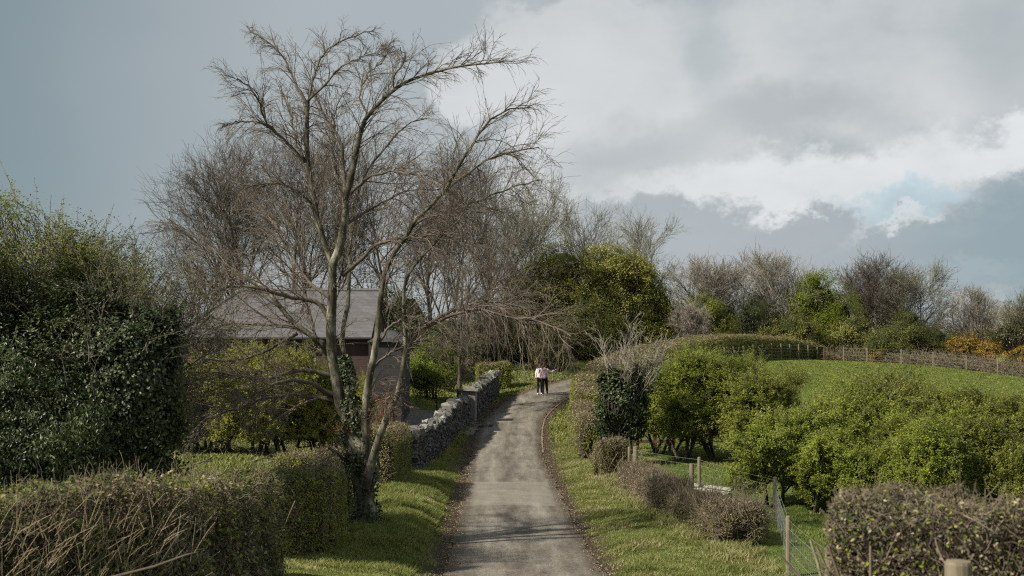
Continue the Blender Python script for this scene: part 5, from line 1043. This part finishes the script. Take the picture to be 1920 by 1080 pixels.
big = [(1512, 42.5, 2.9, 191, 'haw', 'bright green hawthorn bush directly behind the lone fence post, leftmost of the big mass'),
       (1590, 43.5, 3.7, 192, 'haw', 'tall bright green hawthorn, second from the left in the big mass'),
       (1672, 44.0, 3.75, 193, 'haw_dull', 'olive twiggy hawthorn in the middle of the big mass'),
       (1750, 43.0, 3.6, 194, 'haw_dull', 'olive green hawthorn behind the middle of the near hedge'),
       (1835, 42.5, 3.4, 195, 'haw', 'fresh green hawthorn second from the right edge'),
       (1925, 42.0, 3.4, 196, 'haw_dull', 'green hawthorn cut off by the right edge above the near hedge'),
       (1600, 40.5, 2.3, 197, 'haw', 'low bright hawthorn in front of the big mass, just left of the near hedge'),
       (1720, 39.5, 2.8, 198, 'haw', 'low spreading hawthorn showing just above the near hedge, left of another'),
       (1850, 39.5, 2.8, 199, 'haw_dull', 'low spreading hawthorn showing just above the near hedge, nearest the right edge')]
for px, d, h, sd, lf, lab in big:
    thorn('hawthorn_bush', px, d, h, 1.15, lab, sd, lf, 105000, .15, 'hawthorns massed above the near hedge', 7, 0, (10, 8, 7, 3), .056, .6)

# ------------------------------------------------------------------ fences
def post_m(p, h, r, mat, parent, k=10, square=False):
    q = MB(); p = np.array(p, float)
    if square: q.box(p+[0, 0, h/2-.15], (2*r, 2*r, h+.3), .2)
    else: q.tube([p+[0, 0, -.3], p+[0, 0, h-.02], p+[0, 0, h]], [r, r, r*.85], k)
    return obj('post', q.mesh(), mat, parent)
def fence(name, pts, label, h, r, wires, mat='post', square=False, wr=.003, stay=0, group=None, mesh_low=False):
    root = thing(name, pts[0], label, 'fence', group); q = MB()
    for p in pts: post_m(p, h, r, M[mat], root, 10, square)
    for z in wires:
        ln = []
        for a, b_ in zip(pts[:-1], pts[1:]):
            for t in np.linspace(0, 1, 6, endpoint=False): ln.append((a[0]+(b_[0]-a[0])*t, a[1]+(b_[1]-a[1])*t-r-.004, a[2]+(b_[2]-a[2])*t+z-.02*sin(pi*t)))
        ln.append((pts[-1][0], pts[-1][1]-r-.004, pts[-1][2]+z)); q.tube(ln, wr, 4, False)
    if stay:
        for a, b_ in zip(pts[:-1], pts[1:]):
            L = math.dist(a[:2], b_[:2]); n_ = int(L/stay)
            for k in range(1, n_):
                t = k/n_; x, y, z = (a[i]+(b_[i]-a[i])*t for i in range(3)); q.tube([(x, y-r-.008, z+wires[0]), (x, y-r-.004, z+wires[-2 if len(wires) > 2 else -1])], wr*.8, 3, False)
    obj('wire', q.mesh(), M['wire'], root); return root
gp = lambda x, y: (x, y, g1(x, y))
near_pts = [gp(*P(1553, 0, 22)[:2]), gp(*P(1478, 0, 28.2)[:2]), gp(*P(1453, 0, 38)[:2]), gp(*P(1311, 0, 43.3)[:2]), gp(*P(1180, 0, 46.8)[:2])]
fence('wire_fence', near_pts, 'nearest wire fence on round timber posts running below the right verge', 1.2, .052, (.12, .3, .5, .72, .95, 1.12), wr=.0034, stay=.3)
# braced pair of stout posts with bleached boards
p = gp(*P(1297, 0, 43.0)[:2]); q = MB(); q.tube([np.array(p)+[0, 0, -.3], np.array(p)+[0, 0, 1.05]], .075, 12); tag(obj('stout_post', q.mesh(), M['post']), 'stout round post left of its twin above the bleached boards', 'post', 'twin posts by the boards')
p = gp(*P(1192, 0, 47.3)[:2]); q = MB(); q.tube([np.array(p)+[0, 0, -.3], np.array(p)+[0, 0, 1.15]], .085, 12); tag(obj('stout_post', q.mesh(), M['post']), 'stout round post at the foot of the ivied stump', 'post')
for (a, b_, lab) in [(P(1272, 905, 43.8), P(1374, 918, 42.6), 'upper bleached white board lying beyond the twin fence posts'), (P(1278, 912, 43.4), P(1368, 926, 42.2), 'lower bleached white board lying beyond the twin fence posts')]:
    dd = b_-a; L = np.linalg.norm(dd); c = (a+b_)/2; q = MB(); q.box((0, 0, 0), (L, .22, .06), 0); v = q.v[0]; ux = dd/L; uy = np.cross([0, 0, 1], ux); uy /= np.linalg.norm(uy); uz = np.cross(ux, uy)
    q.v[0] = c+v[:, :1]*ux+v[:, 1:2]*uy+v[:, 2:]*uz; tag(obj('timber_board', q.mesh(), M['timber_pale']), lab, 'board')
for t, lab in ((.15, 'brown timber block under the left end of the bleached boards'), (.85, 'brown timber block under the right end of the bleached boards')):
    q = MB(); c = P(1272+t*100, 910+14*t, 43.3-1.2*t); zb_ = g1(c[0], c[1]); q.box((c[0], c[1]+.1, (c[2]-.06+zb_)/2-.1), (.12, .5, c[2]-.1-zb_+.2)); tag(obj('timber_block', q.mesh(), M['timber_red']), lab, 'timber block')
# wooden rail fence in the shade behind the stump
root = thing('rail_fence', gp(*P(1200, 0, 57)[:2]), 'brown timber rail fence in shade under the hawthorns beside the ivied stump', 'fence')
rp = [gp(*P(px, 0, 57)[:2]) for px in (1195, 1228, 1262)]
for p in rp: post_m(p, 1.2, .06, M['timber_red'], root, square=True)
for z in (.35, .7, 1.08):
    q = MB(); a, b_ = np.array(rp[0]), np.array(rp[-1]); c = (a+b_)/2; q.box((c[0], c[1]-.09, c[2]+z), (np.linalg.norm(b_-a)+.2, .05, .13)); obj('rail', q.mesh(), M['timber_red'], root)
fence('wire_fence', [gp(*P(px, 0, 57+.1*k)[:2]) for k, px in enumerate((1290, 1335, 1385, 1440))], 'wire fence in the shade among the hawthorn trunks beyond the ivied stump', 1.15, .045, (.15, .4, .65, .9, 1.1), wr=.004, stay=.35)
# fence along the curved hedge
hp_ = np.array([Hp(*a)[:2]+(w,) for a, w in (((1270, 639, 89.5), 2.7), ((1335, 629, 97), 2.4), ((1400, 628, 105), 2.1), ((1460, 634, 113), 1.9), ((1520, 644, 119.5), 1.7))])
tt_ = np.linspace(.35, 3.75, 12); cx_, cy_, cw_ = (np.interp(tt_, range(5), hp_[:, k]) for k in range(3)); tn_ = nrm(np.c_[np.gradient(cx_), np.gradient(cy_)])
cf = [(x+t[1]*(w/2+.35), y-t[0]*(w/2+.35)) for x, y, w, t in zip(cx_, cy_, cw_, tn_)]
fence('hedge_fence', [gp(x, y) for x, y in cf], 'wire fence with brown posts set closely against the curved hedge', 1.25, .055, (.15, .4, .65, .9, 1.15), 'post', wr=.006)
root = thing('straining_fence', gp(24.6, 117.2), 'brown timber straining frame with a top rail at the far corner of the field', 'fence')
for x, y in ((24.3, 117), (25.7, 117.0)): post_m(gp(x, y), 1.25, .075, M['timber_red'], root, square=True)
q = MB(); a, b_ = np.array(gp(24.3, 117)), np.array(gp(25.7, 117.0)); q.tube([a+[0, 0, 1.17], b_+[0, 0, 1.17]], .055, 6); obj('rail', q.mesh(), M['timber_red'], root)
q = MB(); q.tube([b_+[0, 0, .75], b_+[1.5, -.1, .05]], .045, 6); obj('brace', q.mesh(), M['timber_red'], root); q = MB(); q.tube([a+[0, 0, .75], a+[-.9, -.6, .05]], .045, 6); obj('brace', q.mesh(), M['timber_red'], root)
ff = [(1582, 116), (1626, 114), (1690, 112), (1750, 110), (1812, 108), (1871, 106), (1925, 104.5), (1985, 103)]
fence('field_fence', [gp(*P(px, 0, d)[:2]) for px, d in ff], 'long wire fence on pale posts across the far side of the field before the gorse', 1.2, .055, (.25, .55, .85, 1.12), wr=.004)

# ------------------------------------------------------------------ the two walkers
def skin(name, V3, Ed, R, mat, parent, off, sub=1, smooth=True):
    me = bpy.data.meshes.new(name); me.from_pydata([tuple(np.array(v)+off) for v in V3], Ed, []); me.update()
    o = bpy.data.objects.new(name, me); COL.objects.link(o); me.materials.append(M[mat])
    if parent is not None: o.parent = parent
    o.modifiers.new('skin', 'SKIN'); 
    if not me.skin_vertices: me.attributes
    sv = me.skin_vertices[0].data
    for i, r in enumerate(R):
        sv[i].radius = (r, r) if np.isscalar(r) else r
    sv[0].use_root = True
    s_ = o.modifiers.new('sub', 'SUBSURF'); s_.levels = sub; s_.render_levels = sub+1
    o.modifiers['skin'].use_smooth_shade = True
    return o
for nm_, c_, rg in (('skin', (.5, .3, .22), .5), ('hair_red', (.09, .03, .022), .5), ('hair_dark', (.03, .018, .014), .5), ('jacket_pink', (.85, .62, .65), .8), ('jacket_pale', (.88, .8, .79), .8), ('black_cloth', (.012, .012, .015), .8), ('shoe_white', (.8, .8, .78), .6), ('shoe_grey', (.32, .33, .35), .6), ('bag_pink', (.48, .27, .32), .7), ('bag_grey', (.36, .34, .38), .7)):
    M[nm_] = simple(nm_.replace('_', ' '), c_, rg, .1, 25, .3)
def blob(c, r, k=(14, 10), noise_=0):
    u, w = np.meshgrid(np.linspace(0, 2*pi, k[0]+1)[:-1], np.linspace(.02, pi-.02, k[1])); d = np.stack([np.cos(u)*np.sin(w), np.sin(u)*np.sin(w), np.cos(w)], -1).reshape(-1, 3)
    v = np.array(c)+d*np.array(r)*(1+noise_*nz(d*3, 2, 1))[:, None]; ix = np.arange(k[0]*k[1]).reshape(k[1], k[0]); nx2 = np.roll(ix, -1, 1)
    return v, np.stack([ix[:-1], ix[1:], nx2[1:], nx2[:-1]], -1).reshape(-1, 4)
def person(loc, label, H, hair, coat, shoes, footL, footR, armR, armL, look, longhair):
    """walker facing +y (away from the lens); offsets in metres from the point between the feet"""
    root = thing('person', loc, label, 'person', 'walkers on the lane'); k = H/1.68; Z3 = lambda x, y, z: (x*k, y*k, z*k); o0 = np.zeros(3)
    hipL, hipR = Z3(-.09, 0, .88), Z3(.09, 0, .88)
    fL, fR = np.array(footL), np.array(footR); kL = (np.array(hipL)+fL)/2+[0, .05, .02]; kR = (np.array(hipR)+fR)/2+[0, .05, .02]
    aR = [np.array(Z3(*p)) for p in armR]; aL = [np.array(Z3(*p)) for p in armL]
    Vb = [Z3(0, 0, .93), Z3(0, -.01, 1.12), Z3(0, 0, 1.33), Z3(0, .01, 1.43), Z3(0, .02, 1.50), Z3(0, .03, 1.58), hipL, kL, fL+[0, 0, .07], hipR, kR, fR+[0, 0, .07], aR[0], aR[1], aR[2], aL[0], aL[1], aL[2], fL+[0, .14, .03], fR+[0, .14, .03]]
    Eb = [(0, 1), (1, 2), (2, 3), (3, 4), (4, 5), (0, 6), (6, 7), (7, 8), (0, 9), (9, 10), (10, 11), (2, 12), (12, 13), (13, 14), (2, 15), (15, 16), (16, 17), (8, 18), (11, 19)]
    Rb = [(.14, .10), (.12, .09), (.15, .09), (.05, .05), (.05, .05), (.085, .10), .08, .05, .035, .08, .05, .035, .05, .036, .025, .05, .036, .025, .03, .03]
    skin('body', Vb, Eb, [tuple(np.array(r)*k) if not np.isscalar(r) else r*k for r in Rb], 'skin', root, o0)
    hd = np.array(Z3(0, .025, 1.585)); q = MB(); q.add(*blob(hd, (.074*k, .09*k, .108*k))); lk = np.array([sin(look), cos(look), 0]); sd = np.array([cos(look), -sin(look), 0])
    q.add(*blob(hd+lk*.092*k-[0, 0, .012], (.014, .018, .022))); q.add(*blob(hd+lk*.082*k-[0, 0, .05], (.026, .014, .01)))
    for s in (-1, 1): q.add(*blob(hd+sd*s*.074*k-[0, 0, .005], (.012, .018, .03)))
    obj_l('head', q, 'skin', root)
    q = MB()
    for s in (-1, 1): q = MB(); q.add(*blob(hd+lk*.082*k+sd*s*.03+[0, 0, .008], (.011, .011, .009))); obj_l('eye', q, 'hair_dark', root)
    # hair cap, long hair down the back
    q = MB(); q.add(*blob(hd-lk*.016+[0, 0, .018], (.086*k, .096*k, .106*k), noise_=.04))
    if longhair:
        for j in range(5):
            z = hd[2]-.05-j*.075; q.add(*blob((hd[0]-lk[0]*.05+.01*sin(j*2.1)-.03, hd[1]-.09-.006*j, z), (.075-.007*j, .045, .07), noise_=.08))
    else: q.add(*blob(hd-lk*.085+[0, 0, -.02], (.05, .05, .06), noise_=.05))
    obj_l('hair', q, hair, root)
    # jacket: torso plus sleeves
    Vj = [Z3(0, 0, .86), Z3(0, -.01, 1.0), Z3(0, -.01, 1.15), Z3(0, 0, 1.32), Z3(0, .01, 1.43), aR[0], (aR[0]+aR[1])/2, aR[1], aR[1]+(aR[2]-aR[1])*.88, aL[0], (aL[0]+aL[1])/2, aL[1], aL[1]+(aL[2]-aL[1])*.88]
    skin('jacket', Vj, [(0, 1), (1, 2), (2, 3), (3, 4), (3, 5), (5, 6), (6, 7), (7, 8), (3, 9), (9, 10), (10, 11), (11, 12)], [(.20*k, .15*k), (.19*k, .145*k), (.17*k, .13*k), (.165*k, .12*k), (.08, .075), .07, .062, .056, .042, .07, .062, .056, .042], coat, root, o0, 1)
    q = MB(); q.add(*blob(Z3(0, -.09, 1.40), (.12*k, .07*k, .06*k), noise_=.05)); obj_l('hood', q, coat, root)
    skin('trousers', [Z3(0, 0, .9), hipL, (np.array(hipL)+kL)/2, kL, (kL+fL)/2+[0, -.01, .04], fL+[0, 0, .1], hipR, (np.array(hipR)+kR)/2, kR, (kR+fR)/2+[0, -.01, .04], fR+[0, 0, .1]], [(0, 1), (1, 2), (2, 3), (3, 4), (4, 5), (0, 6), (6, 7), (7, 8), (8, 9), (9, 10)], [(.15*k, .12*k), .095*k, .085*k, .066*k, .062*k, .05*k, .095*k, .085*k, .066*k, .062*k, .05*k], 'black_cloth', root, o0)
    for f_, s in ((fL, -1), (fR, 1)): skin('shoe', [f_+[0, -.06, .045], f_+[0, .03, .05], f_+[0, .13, .035]], [(0, 1), (1, 2)], [(.05, .045), (.05, .045), (.045, .03)], shoes, root, o0)
    for arm in (aR, aL):
        w_ = arm[2]; d = arm[2]-arm[1]; d = d/np.linalg.norm(d); a = np.cross(d, [0, 0, 1.0]); a = a/max(np.linalg.norm(a), .01); b_ = np.cross(a, d)
        Vh = [w_, w_+d*.045, w_+d*.085]; Eh = [(0, 1), (1, 2)]; Rh = [(.02, .026), (.022, .034), (.016, .03)]
        for j, (o_, L) in enumerate(((-.03, .06), (-.01, .075), (.01, .07), (.028, .052))):
            n0 = len(Vh); Vh += [w_+d*.095+a*o_, w_+d*(.095+L*.55)+a*o_*1.1-b_*.008, w_+d*(.095+L)+a*o_*1.15-b_*.024]; Eh += [(2, n0), (n0, n0+1), (n0+1, n0+2)]; Rh += [.009, .008, .006]
        n0 = len(Vh); Vh += [w_+d*.04+a*-.035, w_+d*.075+a*-.055-b_*.012]; Eh += [(1, n0), (n0, n0+1)]; Rh += [.011, .008]
        skin('hand', Vh, Eh, Rh, 'skin', root, o0)
    return root
def obj_l(name, mb, mat, parent):
    me = mb.mesh(True); me.name = name; o = bpy.data.objects.new(name, me); COL.objects.link(o); me.materials.append(M[mat]); o.parent = parent; return o
x2, y2 = P(1021, 0, 75.6)[:2]; z2 = g1(x2, y2)+.05
person((x2, y2, z2), 'walker in a pink jacket with dark hair pointing one arm to the right', 1.70, 'hair_dark', 'jacket_pink', 'shoe_grey', (-.08, -.10, 0), (.16, .14, 0),
       [(.17, 0, 1.37), (.34, .05, 1.24), (.56, .08, 1.36)], [(-.17, 0, 1.37), (-.22, -.02, 1.12), (-.17, .12, .95)], 1.3, False)
x1, y1 = P(1012.5, 0, 76.1)[:2]; z1 = g1(x1, y1)+.05
person((x1, y1, z1), 'walker with long reddish hair, pale coat and white shoes on the left of the pair', 1.64, 'hair_red', 'jacket_pale', 'shoe_white', (-.12, -.18, 0), (.08, .2, 0),
       [(.17, 0, 1.37), (.22, .02, 1.12), (.18, .14, .93)], [(-.17, 0, 1.37), (-.22, -.03, 1.12), (-.2, .02, .86)], -.1, True)
bp_ = thing('backpack', (x2-.01, y2-.22, z2+1.0), 'small pink and grey backpack worn by the pointing walker', 'backpack')
q = MB(); v, f = blob((0, 0, .12), (.14, .085, .21), (16, 12)); v[:, 0] = np.sign(v[:, 0])*np.abs(v[:, 0]/.14)**.6*.14; q.add(v, f); obj_l('bag', q, 'bag_pink', bp_)
q = MB(); v, f = blob((0, -.07, .03), (.10, .045, .10), (14, 10)); q.add(v, f); obj_l('pocket', q, 'bag_grey', bp_)
for s in (-1, 1): q = MB(); q.tube([(s*.09, .06, .28), (s*.11, .13, .36), (s*.13, .24, .33), (s*.14, .30, .2)], .016, 6); obj_l('strap', q, 'bag_pink', bp_)
